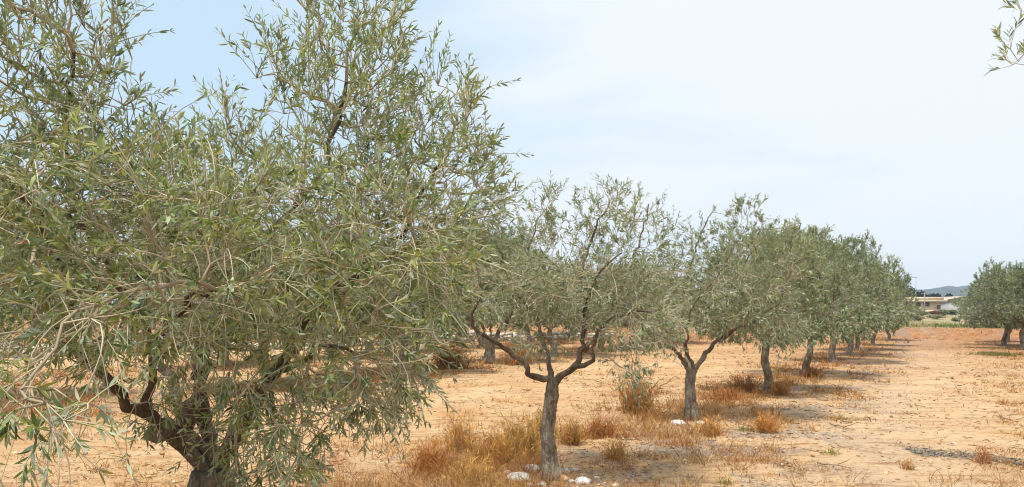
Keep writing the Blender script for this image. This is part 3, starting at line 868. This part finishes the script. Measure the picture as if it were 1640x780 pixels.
def strips(p0, d, ln, wd, K, grav, col, rng, curl=.12):
    """curved tapering blades: arrays -> verts, faces, totals, colours"""
    n = len(p0); d = norm(d)
    pts = [p0]; cu = rng.normal(0, curl, (n, 3))
    for k in range(1, K):
        pts.append(pts[-1] + d * (ln / (K - 1))[:, None])
        d = norm(d + cu + np.array([0, 0, -1]) * grav)
    SP = np.stack(pts, 1); T = norm(np.gradient(SP, axis=1))
    side = norm(np.cross(T, norm(rng.normal(0, 1, (n, 1, 3)))))
    tap = (1 - np.linspace(0, 1, K) ** 2 * .85)[None, :, None] * wd[:, None, None] * .5
    V = np.stack([SP - side * tap, SP + side * tap], 2).reshape(-1, 3)
    b = (np.arange(n) * K * 2)[:, None] + (np.arange(K - 1) * 2)[None, :]
    q = np.stack([b, b + 1, b + 3, b + 2], -1).reshape(-1, 4)
    return V, q.ravel(), np.full(len(q), 4), np.repeat(col, K * 2, 0)

def scatter(n, rmin, rmax, rng, amax=50):
    """points thrown over the part of the ground that the camera faces; denser near by"""
    u = rng.random(n); r = rmin * (rmax / rmin) ** u
    a = np.radians(rng.uniform(-amax, amax, n))
    return r * np.sin(a), r * np.cos(a), r

def grass_density(x, y):
    q = row_q(x, y); s = row_s(x, y)
    n1 = fbm(x, y, .45, 131, 3); n2 = fbm(x, y, 1.6, 137, 3)
    st = np.exp(-((q - .35) / 1.05) ** 2) * 1.0 + .45 * np.exp(-((q + 1.5) / .9) ** 2) * sstep(fbm(x, y, 1.3, 151, 3), .5, .6) + np.exp(-((q - 9.6) / 1.7) ** 2) * 1.2 + .7 * np.exp(-((q + 5.6) / 1.2) ** 2) + np.exp(-((q - 15.5) / 2.2) ** 2)
    lane = np.exp(-((q + 2.6) / .9) ** 2)
    dn = 1.3 * st * sstep(n2, .36, .56) + .30 * sstep(n1, .5, .66) * sstep(n2, .42, .6) * (1 - lane * .8)
    dn = dn + 1.3 * np.exp(-(((x + .4) / .95) ** 2 + ((y - 7.0) / 1.0) ** 2)) + .8 * np.exp(-(((x - 1.6) / .9) ** 2 + ((y - 9.2) / 1.0) ** 2)) * sstep(n2, .4, .55)
    dn = dn + .8 * sstep(s, 50, 53.5) * (1 - sstep(s, 55, 56.5))
    dn = dn + .9 * sstep(wall_dist(x, y), .4, 1.5) * (1 - sstep(s, 55, 56))
    dn = dn * (1 - sstep(s, 55.5, 57.0))
    return np.clip(dn, 0, 1.4)

def make_grass():
    rng = RNG
    x, y, r = scatter(95000, 3.4, 62, rng)
    dn = grass_density(x, y)
    keep = rng.random(len(x)) < dn * .8
    x, y, r, dn = x[keep], y[keep], r[keep], dn[keep]
    nb = np.clip(rng.normal(9, 4, len(x)), 3, 22).astype(int)
    nb = np.where(r > 25, np.maximum(nb // 2, 3), nb)
    hgt = rng.gamma(3.0, .026, len(x)) * np.clip(.55 + dn * .55, .4, 1.25) + .025
    spread = .035 + .5 * hgt * rng.random(len(x))
    tint = GPAL[rng.integers(0, len(GPAL), len(x))] * rng.uniform(.75, 1.2, (len(x), 1))
    rust = sstep(fbm(x, y, .9, 171, 3), .44, .6)[:, None]
    rust = np.clip(rust + .45 * np.exp(-(row_q(x, y) / 1.4) ** 2)[:, None] * sstep(y, 9, 12)[:, None], 0, 1)
    tint = tint * (1 - rust * .55) + np.array([.36, .145, .042]) * rng.uniform(.7, 1.2, (len(x), 1)) * rust * .55
    i = np.repeat(np.arange(len(x)), nb); n = len(i)
    px = x[i] + rng.normal(0, 1, n) * spread[i]; py = y[i] + rng.normal(0, 1, n) * spread[i]
    p0 = np.column_stack([px, py, terrain(px, py) - .008])
    d = rng.normal(0, .55, (n, 3)); d[:, 2] = rng.uniform(.55, 1.3, n)
    ln = hgt[i] * rng.uniform(.5, 1.5, n)
    wd = np.clip(.0035 * (r[i] / 7), .003, .02) * rng.uniform(.6, 1.5, n)
    c = tint[i] * rng.uniform(.75, 1.25, (n, 1))
    V, f, t, C = strips(p0, d, ln, wd, 4, .16, c, rng, .16)
    mb = MB(); mb.add(V, f, t, C)
    # flattened straw and broken stems lying on the soil
    x, y, r = scatter(46000, 3.3, 45, rng)
    k = rng.random(len(x)) < .12 + .8 * sstep(fbm(x, y, .9, 181, 4), .47, .62) + .3 * np.exp(-(row_q(x, y) / 1.8) ** 2)
    k &= row_s(x, y) < 54; k &= rng.random(len(x)) > .8 * np.exp(-((row_q(x, y) + 2.7) / .95) ** 2); x, y, r = x[k], y[k], r[k]; n2 = len(x)
    p0 = np.column_stack([x, y, terrain(x, y) + .004 + rng.random(n2) * .01]); d = rng.normal(0, 1, (n2, 3)); d[:, 2] = rng.normal(.05, .12, n2)
    sp = np.array([[.30, .15, .06], [.22, .11, .05], [.42, .27, .12], [.17, .095, .05], [.36, .17, .06]])
    V, f, t, C = strips(p0, d, rng.gamma(2.5, .035, n2), np.clip(.0042 * r / 6, .003, .014) * rng.uniform(.6, 1.6, n2), 4, .03, sp[rng.integers(0, 5, n2)] * rng.uniform(.7, 1.25, (n2, 1)), rng, .22)
    mb.add(V, f, t, C)
    print("grass blades", n)
    link("dry_grass", mb.mesh("dry_grass", [M_GRASS], color=True), kind="stuff", label="dry orange-brown grass in tufts on the sandy orchard floor", cat="grass")
make_grass()

def make_litter():
    rng = RNG
    x, y, r = scatter(52000, 3.2, 34, rng)
    st, li, la, re, ba, fa = ground_masks(x, y)
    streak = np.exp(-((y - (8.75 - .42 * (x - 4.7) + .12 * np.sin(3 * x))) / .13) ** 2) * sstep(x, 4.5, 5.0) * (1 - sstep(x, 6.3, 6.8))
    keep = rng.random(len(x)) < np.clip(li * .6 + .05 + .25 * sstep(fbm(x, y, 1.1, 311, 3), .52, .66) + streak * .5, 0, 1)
    # extra leaf-sized strips in the dark drift in the lane
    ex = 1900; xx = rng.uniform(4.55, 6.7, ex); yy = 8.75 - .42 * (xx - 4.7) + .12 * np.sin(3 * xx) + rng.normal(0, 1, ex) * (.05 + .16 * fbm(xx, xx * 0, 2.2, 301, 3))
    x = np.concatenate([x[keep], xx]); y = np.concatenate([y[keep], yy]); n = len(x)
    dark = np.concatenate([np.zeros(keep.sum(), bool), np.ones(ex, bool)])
    p0 = np.column_stack([x, y, terrain(x, y) + .006 + rng.random(n) * .012])
    d = rng.normal(0, 1, (n, 3)); d[:, 2] = rng.normal(.06, .14, n)
    pal = np.array([[.20, .18, .16], [.14, .12, .10], [.25, .19, .13], [.30, .28, .25], [.19, .11, .055]])
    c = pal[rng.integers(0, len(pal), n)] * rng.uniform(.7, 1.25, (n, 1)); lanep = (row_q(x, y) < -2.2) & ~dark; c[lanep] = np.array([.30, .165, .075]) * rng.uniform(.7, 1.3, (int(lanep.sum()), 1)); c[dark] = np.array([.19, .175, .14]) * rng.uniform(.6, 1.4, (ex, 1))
    ln = rng.uniform(.03, .065, n); wd = rng.uniform(.007, .013, n) * np.clip(np.hypot(x, y) / 9, 1, 2)
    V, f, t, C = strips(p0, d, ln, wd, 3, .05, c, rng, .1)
    link("leaf_litter", mesh_np("leaf_litter", V, f, t, [M_LITTER], color=C), kind="stuff", label="grey-brown fallen leaves drifted on the soil under the trees, plus a dark strip in the lane", cat="leaf litter")
make_litter()

def rock_mesh(rng, sub=1):
    bm = bmesh.new(); bmesh.ops.create_icosphere(bm, subdivisions=sub, radius=1)
    v = np.array([x.co[:] for x in bm.verts]); f = np.array([[x.index for x in fc.verts] for fc in bm.faces]); bm.free()
    return v, f

def make_pebbles():
    rng = RNG; v0, f0 = rock_mesh(rng, 1)
    x, y, r = scatter(11000, 3.6, 34, rng)
    dn = .25 + .75 * np.exp(-(row_q(x, y) / 1.8) ** 2)
    k = rng.random(len(x)) < dn; x, y, r = x[k], y[k], r[k]
    n = len(x); sz = rng.gamma(1.6, .006, n) + .004; sz[sz > .03] = .03
    jit = 1 + rng.normal(0, .16, (n, len(v0), 1))
    sc = rng.uniform(.7, 1.3, (n, 1, 3)) * np.array([1, 1, .65])
    V = v0[None] * jit * sc * sz[:, None, None]
    V = V + np.column_stack([x, y, terrain(x, y) + sz * .25])[:, None, :]
    fl = (f0[None] + (np.arange(n) * len(v0))[:, None, None]).ravel()
    pal = np.array([[.55, .36, .19], [.46, .25, .10], [.60, .46, .31], [.36, .19, .08]])
    c = pal[rng.integers(0, 4, n)] * rng.uniform(.75, 1.15, (n, 1))
    link("pebbles", mesh_np("pebbles", V.reshape(-1, 3), fl, np.full(n * len(f0), 3), [M_STONE], color=np.repeat(c, len(v0), 0)), kind="stuff",
         label="small tan pebbles and clods strewn on the soil", cat="pebbles")
make_pebbles()

def bush(px, py, wpx, hpx, label, tone=(.34, .17, .06), green=0.0, n=420, group="dry bushes among the trees", name="dry_bush"):
    rng = np.random.default_rng(int(px * 7 + py))
    g = G(px, py); d_ = g[1]; Wd = wpx / F * d_; H = hpx / F * d_
    p0 = np.column_stack([rng.normal(0, Wd * .13, n), rng.normal(0, Wd * .13, n), np.full(n, -.01)])
    for k in range(n): p0[k, 2] = float(terrain(g[0] + p0[k, 0], g[1] + p0[k, 1])) - g[2] - .01
    a = rng.random(n) * 6.283; tilt = np.abs(rng.normal(0, 1, n)) * math.atan2(Wd * .36, H) 
    tilt = np.clip(tilt, 0, 1.25)
    d = np.column_stack([np.cos(a) * np.sin(tilt), np.sin(a) * np.sin(tilt), np.cos(tilt)])
    ln = H * rng.uniform(.45, 1.12, n) * (1 - .25 * tilt)
    c = np.array(tone) * np.array([1.10, 1.06, 1.0]) * rng.uniform(.6, 1.4, (n, 1)); gm = rng.random(n) < green; c[gm] = np.array([.22, .21, .055]) * rng.uniform(.7, 1.3, (int(gm.sum()), 1))
    w0 = max(.0035, .0036 * d_ / 7)
    mb = MB()
    V, f, t, C = strips(p0, d, ln, np.full(n, w0) * rng.uniform(.7, 1.4, n), 5, .04, c, rng, .12); mb.add(V, f, t, C)
    # side branchlets off the stems
    K = 5; SPt = V.reshape(n, K, 2, 3).mean(2)
    i = np.repeat(np.arange(n), 5); m_ = len(i); kk = rng.integers(1, K, m_)
    q0 = SPt[i, kk]; dd = norm(SPt[i, np.minimum(kk, K - 1)] - SPt[i, kk - 1]) + rng.normal(0, .55, (m_, 3))
    V2, f2, t2, C2 = strips(q0, dd, ln[i] * rng.uniform(.12, .34, m_), np.full(m_, w0 * 1.1) * rng.uniform(.6, 1.6, m_), 3, .0, c[i] * rng.uniform(.8, 1.35, (m_, 1)), rng, .1)
    mb.add(V2, f2, t2, C2)
    o = link(name, mb.mesh(name, [M_GRASS], color=True), label=label, cat="bush", group=group, loc=tuple(g))
    return o

BUSH = [
    (835, 728, 120, 62, "wide golden bush of dry stems close behind the slender tree's trunk", (.40, .235, .075), .12, 520),
    (735, 722, 80, 58, "thin straw bush between the big front tree and the golden bush", (.46, .27, .09), 0, 260),
    (760, 776, 110, 44, "low straw clump at the picture's lower edge, beside the slender tree's white stones", (.48, .30, .10), 0, 380),
    (790, 742, 130, 50, "broad orange-brown bush of fine stems, just left of the slender tree's white stones", (.42, .22, .065), .05, 560),
    (690, 752, 110, 46, "low rusty bush nearest the big front tree's hanging leaves", (.38, .17, .05), 0, 420),
    (870, 700, 70, 44, "tawny bush half hidden behind the slender tree's trunk", (.38, .21, .065), .1, 340),
    (960, 700, 80, 34, "low rust-red weed between the slender trunk and the rust-brown bush", (.36, .15, .05), .04, 300),
    (1165, 640, 90, 20, "flat reddish mat of dead weed behind the Y-shaped trunk", (.30, .13, .045), 0, 320),
    (915, 712, 60, 40, "greenish-brown bush touching the slender tree's trunk on the lane side", (.38, .21, .07), .14, 260),
    (1020, 662, 74, 62, "upright rust-brown bush between the slender tree and the Y-shaped tree", (.36, .20, .075), .06, 420),
    (1225, 692, 70, 34, "round orange tuft on the lane side of the Y-shaped tree", (.46, .235, .07), .05, 300),
    (1140, 696, 66, 28, "low orange tuft in front of the Y-shaped tree", (.46, .25, .08), .05, 260),
    (1190, 628, 80, 26, "dark brown clump of dead stems beside the fourth tree's trunk", (.22, .10, .04), 0, 300),
    (1250, 632, 40, 28, "small tawny tuft against the fourth tree's trunk", (.42, .22, .075), 0, 180),
    (1300, 604, 60, 16, "reddish clump at the foot of the fifth tree", (.26, .115, .04), 0, 200),
    (720, 590, 90, 42, "red-brown thicket under the tree with the V-forked trunk", (.27, .125, .05), .1, 420),
    (830, 584, 60, 36, "rusty bush beside the V-forked trunk on its lane side", (.36, .17, .055), .05, 300),
    (1575, 742, 46, 30, "sparse brown weed beside the dark drift in the lane", (.36, .19, .09), 0, 90),
    (1455, 752, 40, 20, "small straw weed on the pale lane near the lower edge", (.42, .23, .09), .1, 80),
    (985, 735, 60, 34, "brittle orange weed on bare soil below the rust-brown bush", (.44, .24, .08), .08, 200),
]
for bx in BUSH: bush(*bx)
GREENW = [(1330, 728, 44, 16, "small green weed on the edge of the pale lane"), (1160, 775, 44, 18, "green weed low at the picture's bottom edge, below the Y-shaped tree"),
          (1190, 690, 34, 14, "little green weed beside the orange tufts"), (1345, 672, 28, 10, "tiny yellow-green weed where the lane narrows")]
for px, py, a_, b_, lb in GREENW: bush(px, py, a_ * 1.25, b_ * .85, lb, (.27, .23, .06), .45, 75, "green weeds", "green_weed")
# patch of weeds across the lane
def weed_patch():
    rng = RNG; n = 6200; c = G(1612, 569)
    u = rng.normal(0, 1, n); v = rng.normal(0, 1, n)
    x = c[0] + .25 + u * .62; y = c[1] + v * .55; cl = fbm(x, y, 1.6, 207, 3) > .46; x, y = x[cl], y[cl]; n = len(x)
    p0 = np.column_stack([x, y, terrain(x, y) - .01]); d = rng.normal(0, .6, (n, 3)); d[:, 2] = rng.uniform(.5, 1.2, n)
    col = np.array([.17, .15, .05]) * rng.uniform(.6, 1.4, (n, 1))
    V, f, t, C = strips(p0, d, rng.uniform(.04, .16, n), np.full(n, .016), 3, .1, col, rng)
    link("weeds", mesh_np("weeds", V, f, t, [M_GRASS], color=C), kind="stuff", label="dull green weed patch under the trees across the lane", cat="weeds")
    n = 9000
    x = rng.uniform(-30, 60, n); s_ = rng.uniform(56.2, 66, n); X = ROW[0] * s_ + ROW[1] * (x - 20) * .55; Y = ROW[1] * s_ - ROW[0] * (x - 20) * .55
    p0 = np.column_stack([X, Y, terrain(X, Y) - .01]); d = rng.normal(0, .5, (n, 3)); d[:, 2] = rng.uniform(.5, 1.2, n)
    gn = fbm(X, Y, .25, 77, 3) - .02 + np.clip((X - 29) * .05, -.25, .25)
    col = np.where((gn > .5)[:, None], np.array([.15, .175, .05]), np.array([.30, .24, .12])) * rng.uniform(.7, 1.3, (n, 1))
    V, f, t, C = strips(p0, d, rng.uniform(.1, .4, n), np.full(n, .035), 3, .1, col, rng)
    link("meadow_grass", mesh_np("meadow_grass", V, f, t, [M_GRASS], color=C), kind="stuff", label="yellow-green grass on top of the earth bank at the field's end", cat="grass")
weed_patch()

# white stones and sticks
def stone(px, py, wpx, hpx, seed, label, tone=(.58, .59, .58)):
    rng = np.random.default_rng(seed); v, f = rock_mesh(rng, 3)
    g = G(px, py); s_ = wpx / F * g[1] / 2; dz = hpx / F * g[1] * .55
    nz = np.array([fbm(p[0] * 1 + 3.1 * p[2], p[1] - 2.3 * p[2], 1.3, seed, 4) for p in v]) 
    v = v * (0.62 + .75 * nz)[:, None]
    v = v * np.array([s_, s_ * rng.uniform(.7, 1.0), dz]); a = rng.random() * 6
    v = np.column_stack([v[:, 0] * math.cos(a) * 1 - v[:, 1] * math.sin(a), v[:, 0] * math.sin(a) + v[:, 1] * math.cos(a), v[:, 2]])
    dm = np.clip(sstep(nz, .50, .62) * .75 + sstep(-v[:, 2] / dz, -.25, .35), 0, 1)[:, None]
    dust = np.array(tone) * (1 - dm) + np.array([.40, .27, .16]) * dm
    link("white_stone", mesh_np("white_stone", v, f.ravel(), [3] * len(f), [M_STONE], color=dust), label=label, cat="stone",
         group="white stones by the tree feet", loc=(g[0], g[1], g[2] + dz * .06))
for a in [(832, 768, 44, 20, 1, "broad flat white stone in front of the golden bush"), (852, 752, 32, 13, 2, "small white stone tucked between the golden bush and the slender trunk"),
          (905, 757, 22, 14, 3, "white stone touching the slender trunk on the lane side"), (920, 754, 14, 9, 4, "tiny grey-white stone beside the trunk's lane side", (.5, .49, .47)),
          (934, 773, 30, 17, 5, "rounded white stone in open soil at the lower edge"), (1085, 679, 26, 13, 6, "white stone at the foot of the Y-shaped tree"),
          (1122, 679, 16, 8, 8, "pale grey stone on the lane side of the Y-shaped trunk", (.48, .46, .44)), (1528, 711, 9, 6, 9, "little white stone lying on the dark leaf drift"),
          (812, 758, 13, 8, 11, "small chalky stone under the golden bush's drooping stems"), (868, 777, 20, 9, 12, "half buried grey stone between the flat white stone and the slender trunk", (.42, .41, .39)),
          (848, 777, 12, 7, 13, "little chalk fragment beside the broad flat white stone"), (956, 766, 12, 7, 14, "dusty stone in bare soil, past the rounded white one", (.5, .46, .4)),
          (915, 771, 10, 6, 15, "small white chip between the tan clod and the rounded white stone"), (1074, 672, 13, 6, 16, "small grey stone behind the white one at the Y-shaped tree", (.42, .41, .39)),
          (1137, 684, 12, 5, 17, "flat grey stone beside the orange tuft below the Y-shaped tree", (.45, .44, .42)),
          (903, 768, 18, 12, 10, "tan clod of earth in front of the slender trunk", (.5, .33, .2))]: stone(*a)

def stick(px0, py0, px1, py1, r, label, lift=.02):
    a, b = G(px0, py0), G(px1, py1); n = 8; rng = np.random.default_rng(int(px0)); t = np.linspace(0, 1, n)[:, None]
    pts = a * (1 - t) + b * t + rng.normal(0, .012, (n, 3)); pts[:, 2] = terrain(pts[:, 0], pts[:, 1]) + lift + rng.random(n) * .015
    pts -= a; mb = MB(); mb.tube(pts, np.linspace(r, r * .5, n), 6, col=(.30, .22, .15))
    k = pts[4]; mb.tube([k, k + (pts[6] - pts[4]) * .8 + [0.03, .03, .05], k + (pts[7] - pts[4]) * .9 + [.05, .05, .09]], [r * .6, r * .5, r * .3], 5, col=(.3, .22, .15))
    link("fallen_stick", mb.mesh("fallen_stick", [M_TWIG], color=True), label=label, cat="stick", group="fallen sticks", loc=tuple(a))
stick(1008, 690, 1030, 672, .011, "pale bent stick lying below the rust-brown bush")
stick(1330, 682, 1372, 692, .012, "thin brown stick lying at the edge of the pale lane")
stick(1310, 745, 1362, 754, .010, "dark brittle stick lying on bare sand near the lower edge")

# ------------------------------------------------------------------ rubble wall behind the rows
def rubble_wall():
    rng = np.random.default_rng(5); v0, f0 = rock_mesh(rng, 1)
    Ln = float(np.linalg.norm(WALL_B - WALL_A)); V, Fc, C = [], [], []; cnt = 0; z = 0.0
    for course in range(5):
        x = rng.random() * .3; hh = .16
        while x < Ln:
            wd = rng.uniform(.2, .45)
            if course > 1 and float(vnoise(x * .45, course * .35, 8)) < .16 * course:
                x += wd; continue
            hj = hh * rng.uniform(.75, 1.5)
            c = WALL_A + _wd * (x + wd / 2) + rng.normal(0, .04, 2)
            gz = float(terrain(c[0], c[1]))
            v = np.sign(v0) * np.abs(v0) ** .55 * (1 + rng.normal(0, .07, (len(v0), 1)))
            v = v * np.array([wd * .56, .2, hj * .62])
            v = np.column_stack([v[:, 0] * _wd[0] - v[:, 1] * _wd[1], v[:, 0] * _wd[1] + v[:, 1] * _wd[0], v[:, 2]])
            V.append(v + [c[0], c[1], gz + course * hh * .95 + .06 + rng.normal(0, .03)]); Fc.append(f0 + cnt); cnt += len(v0)
            C.append(np.tile(np.array([[.56, .52, .44], [.50, .46, .38], [.62, .56, .47], [.44, .40, .34]])[rng.integers(0, 4)] * rng.uniform(.85, 1.15), (len(v0), 1)))
            x += wd * .97
    link("rubble_wall", mesh_np("rubble_wall", np.concatenate(V), np.concatenate(Fc).ravel(), np.full(cnt // len(v0) * len(f0), 3), [M_STONE], color=np.concatenate(C)),
         label="low grey dry-stone wall running behind the olive rows", cat="wall")
rubble_wall()

# ------------------------------------------------------------------ houses, poles and trees beyond the field
def plain(name, c, noise=.12, scale=1.2, rough=.85, metal=0.0):
    m, n, l, o = new_mat(name)
    tc = n.new("ShaderNodeTexCoord"); a = n.new("ShaderNodeTexNoise"); a.inputs["Scale"].default_value = scale; a.inputs["Detail"].default_value = 6
    l.new(tc.outputs["Object"], a.inputs["Vector"])
    r = ramp(n, [(.3, tuple(x * (1 - noise) for x in c)), (.7, tuple(min(1, x * (1 + noise)) for x in c))]); l.new(a.outputs["Fac"], r.inputs[0])
    p = n.new("ShaderNodeBsdfPrincipled"); p.inputs["Roughness"].default_value = rough; p.inputs["Metallic"].default_value = metal
    l.new(r.outputs[0], p.inputs["Base Color"]); l.new(p.outputs[0], o.inputs["Surface"]); return m
M_CREAM = plain("cream_render", (.62, .51, .34)); M_CREAM2 = plain("pale_roof_slab", (.50, .41, .29)); M_GREYW = plain("grey_render", (.31, .31, .30))
M_ROOF = plain("weathered_tiles", (.42, .36, .29), .2, 3); M_GLASS = plain("dark_window", (.07, .08, .09), .2, 1, .2); M_POLE = plain("grey_pole", (.26, .25, .24)); M_DARK = plain("shutter", (.16, .13, .11))

def part(name, parent, mat, boxes, smooth=False):
    mb = MB()
    for c, d in boxes: mb.box(c, d)
    return link(name, mb.mesh(name, [mat]), parent)

def houses():
    D = 165.0; gz = .9
    X = lambda px: (px - CX) / F * D
    Zp = lambda py: CAMZ + (HY - py) / F * D
    x0, x1 = X(1440), X(1506); zt = Zp(484)
    cx = (x0 + x1) / 2
    h = link("cream_house", None, label="cream flat-roofed house with a heavy pale cornice, behind the field's end", cat="house", loc=(cx, D + 4, gz))
    hw = (x1 - x0)
    part("wall", h, M_CREAM, [((0, 0, (zt - gz) / 2), (hw, 8, zt - gz))])
    part("roof", h, M_CREAM2, [((.45, 0, zt - gz + .25), (hw + 1.5, 9.4, .5)), ((.3, 0, zt - gz + .8), (hw + .6, 8.6, .6))])
    for wx, wy, ww, wh in ((1484, 487, 1.25, .95), (1470, 487, 1.1, .95), (1455, 487, 1.1, .95)):
        f_ = part("window", h, M_DARK, [((X(wx) - cx, -4.04, Zp(wy) - gz), (ww, .12, wh))])
        part("pane", f_, M_GLASS, [((X(wx) - cx, -4.11, Zp(wy) - gz), (ww - .2, .05, wh - .2))])
    part("door", h, M_DARK, [((X(1503.5) - cx, -4.05, 1.1), (.7, .1, 2.2))])
    part("terrace_wall", h, M_CREAM2, [((X(1487) - cx, -7, .55), (4.4, .3, 1.3))])
    # grey house with a low-pitched roof
    D2 = 172.0; X2 = lambda px: (px - CX) / F * D2; Z2 = lambda py: CAMZ + (HY - py) / F * D2
    xa, xb, xm = X2(1506), X2(1572), X2(1543); ze, zr = Z2(482.5) - gz, Z2(475.5) - gz
    g = link("grey_house", None, label="grey-white house with a low gable roof next to the cream house", cat="house", loc=(xm, D2 + 4, gz))
    a, b, y0, y1 = xa - xm, xb - xm, -4.0, 5.0
    v = [(a, y0, 0), (b, y0, 0), (b, y0, ze), (0, y0, zr), (a, y0, ze), (a, y1, 0), (b, y1, 0), (b, y1, ze), (0, y1, zr), (a, y1, ze)]
    me = mesh_np("wall", v, [0, 1, 2, 3, 4, 9, 8, 7, 6, 5, 0, 4, 9, 5, 1, 6, 7, 2, 4, 3, 8, 9, 2, 7, 8, 3], [5, 5, 4, 4, 4, 4], [M_GREYW]); link("wall", me, g)
    mb = MB(); t = .16
    for xe, s_ in ((a - .4, 1), (b + .4, -1)):
        zz = ze - (zr - ze) / abs(a if s_ > 0 else b) * .4
        vv = [(xe, y0 - .3, zz + .02), (0, y0 - .3, zr + .02), (0, y1 + .3, zr + .02), (xe, y1 + .3, zz + .02)]
        vv = vv + [(p[0], p[1], p[2] + t) for p in vv]
        mb.add(vv, [0, 1, 2, 3, 7, 6, 5, 4, 0, 4, 5, 1, 1, 5, 6, 2, 2, 6, 7, 3, 3, 7, 4, 0], [4] * 6)
    link("roof", mb.mesh("roof", [M_ROOF]), g)
    part("window", g, M_GLASS, [((X2(1556) - xm, y0 - .03, 1.9), (1.1, .1, 1.1))])
houses()

def pole(px, top, base, D, label, lamp=False):
    x = (px - CX) / F * D; zt = CAMZ + (HY - top) / F * D; z0 = float(terrain(x, D))
    nm = "street_lamp" if lamp else "utility_pole"
    r = link(nm, None, label=label, cat="pole", loc=(x, D, z0))
    mb = MB(); mb.tube([[0, 0, -.2], [0, 0, (zt - z0) * .5], [0, 0, zt - z0]], [.09, .06, .04] if lamp else [.11, .09, .07], 8); link("post", mb.mesh("post", [M_POLE], True), r)
    if lamp:
        part("lamp_head", r, M_POLE, [((-.35, 0, zt - z0 + .02), (.9, .2, .12))])
    else:
        part("crossarm", r, M_POLE, [((0, 0, zt - z0 - .3), (1.2, .1, .1))])
pole(1467, 444, 505, 150, "thin tall street lamp rising over the cream house's roof", True)
pole(1481, 468, 508, 140, "grey utility pole standing in front of the cream house")

def far_tree(px, base_py, wpx, top_py, D, tone, label, group, name="dark_tree", trunk=True, n=2600):
    rng = np.random.default_rng(int(px * 13 + D))
    x = (px - CX) / F * D; z0 = float(terrain(x, D)); zt = CAMZ + (HY - top_py) / F * D; H = zt - z0; Wd = wpx / F * D / 2
    r = link(name, None, label=label, cat="tree" if trunk else "bush", group=group, loc=(x, D, z0))
    mb = MB(); mb.tube([[0, 0, -.2], [.05, 0, H * .3], [0, .05, H * .7]], [.16 * H / 6, .13 * H / 6, .05], 7); 
    for k in range(4):
        a = k * 1.6 + rng.random(); mb.tube([[.03, 0, H * .3], [math.cos(a) * Wd * .4, math.sin(a) * Wd * .4, H * .55], [math.cos(a) * Wd * .6, math.sin(a) * Wd * .6, H * .75]], [.08 * H / 6, .05 * H / 6, .02], 5)
    link("trunk", mb.mesh("trunk", [M_LIMB], True), r)
    nc = 26; cc = rng.normal(0, 1, (nc, 3)); cc = norm(cc) * rng.random((nc, 1)) ** .4
    lo = .12 if not trunk else .3
    cc = cc * np.array([Wd * .75, Wd * .75, H * (1 - lo) * .40]) + np.array([0, 0, H * (lo + (1 - lo) * .5)])
    i = rng.integers(0, nc, n); off = norm(rng.normal(0, 1, (n, 3))) * rng.random((n, 1)) ** .5
    p0 = cc[i] + off * np.array([Wd * .34, Wd * .34, H * .16]); p0[:, 2] = np.abs(p0[:, 2]) + .03
    c = np.array(tone) * rng.uniform(.7, 1.35, (n, 1)) * rng.uniform(.8, 1.2, (nc, 1))[i]
    ls = .028 * H + .06
    V, f, t, C = strips(p0, rng.normal(0, 1, (n, 3)), rng.uniform(.7, 1.3, n) * ls * 2.2, np.full(n, ls), 3, .1, c, rng)
    link("crown", mesh_np("crown", V, f, t, [M_GRASS], color=C), r)
GT = "dark trees behind the houses"
far_tree(1478, 505, 26, 468, 205, (.035, .05, .028), "dark round tree behind the cream house's roof, near the street lamp", GT)
far_tree(1498, 505, 22, 468.5, 210, (.03, .042, .026), "low dark tree behind the middle of the cream roof", GT)
far_tree(1518, 505, 13, 468, 215, (.022, .035, .024), "blackish pointed tree in the gap between the two houses", GT)
far_tree(1514, 505, 24, 472, 210, (.035, .05, .03), "broad dark tree low between the two houses", GT)
far_tree(1455, 505, 34, 462, 215, (.04, .055, .03), "tall dark tree behind the near row's last crown", GT)
far_tree(1560, 505, 40, 470, 220, (.04, .055, .03), "dark tree behind the grey house", GT)
GS = "shrubs on the meadow before the houses"
for px, by, w_, top, D, tone, lb in [(1497, 514, 22, 497, 105, (.20, .12, .08), "red-brown shrub in front of the cream house"), (1509, 514, 20, 496, 108, (.20, .23, .13), "grey-green shrub before the gap between the houses"),
        (1500, 516, 30, 504, 92, (.28, .28, .16), "low pale shrub spreading on the meadow below the red-brown one"), (1524, 514, 24, 497, 112, (.12, .15, .08), "dark shrub in front of the grey house"),
        (1470, 517, 20, 508, 84, (.22, .2, .11), "straw-coloured low shrub on the meadow beside the last near-row tree"), (1532, 518, 18, 510, 82, (.17, .2, .08), "small green shrub at the top edge of the earth bank"),
        (1476, 514, 24, 499, 100, (.18, .2, .1), "olive-green shrub near the last tree of the near row"), (1545, 514, 30, 494, 110, (.11, .15, .08), "dark green shrub beside the trees across the lane")]:
    far_tree(px, by, w_, top, D, tone, lb, GS, "meadow_shrub", False, 1500)

# ------------------------------------------------------------------ the air: far things fade to blue
def haze():
    mb = MB(); mb.box((450, 1150, 58), (3900, 2500, 124))
    m, n, l, o = new_mat("haze_air")
    v = n.new("ShaderNodeVolumePrincipled"); v.inputs["Density"].default_value = 0.00024
    v.inputs["Color"].default_value = (.70, .84, 1.0, 1); v.inputs["Anisotropy"].default_value = 0.0
    l.new(v.outputs[0], o.inputs["Volume"])
    link("haze", mb.mesh("haze", [m]), kind="stuff", label="faint blue haze of the air over the plain", cat="haze")
haze()
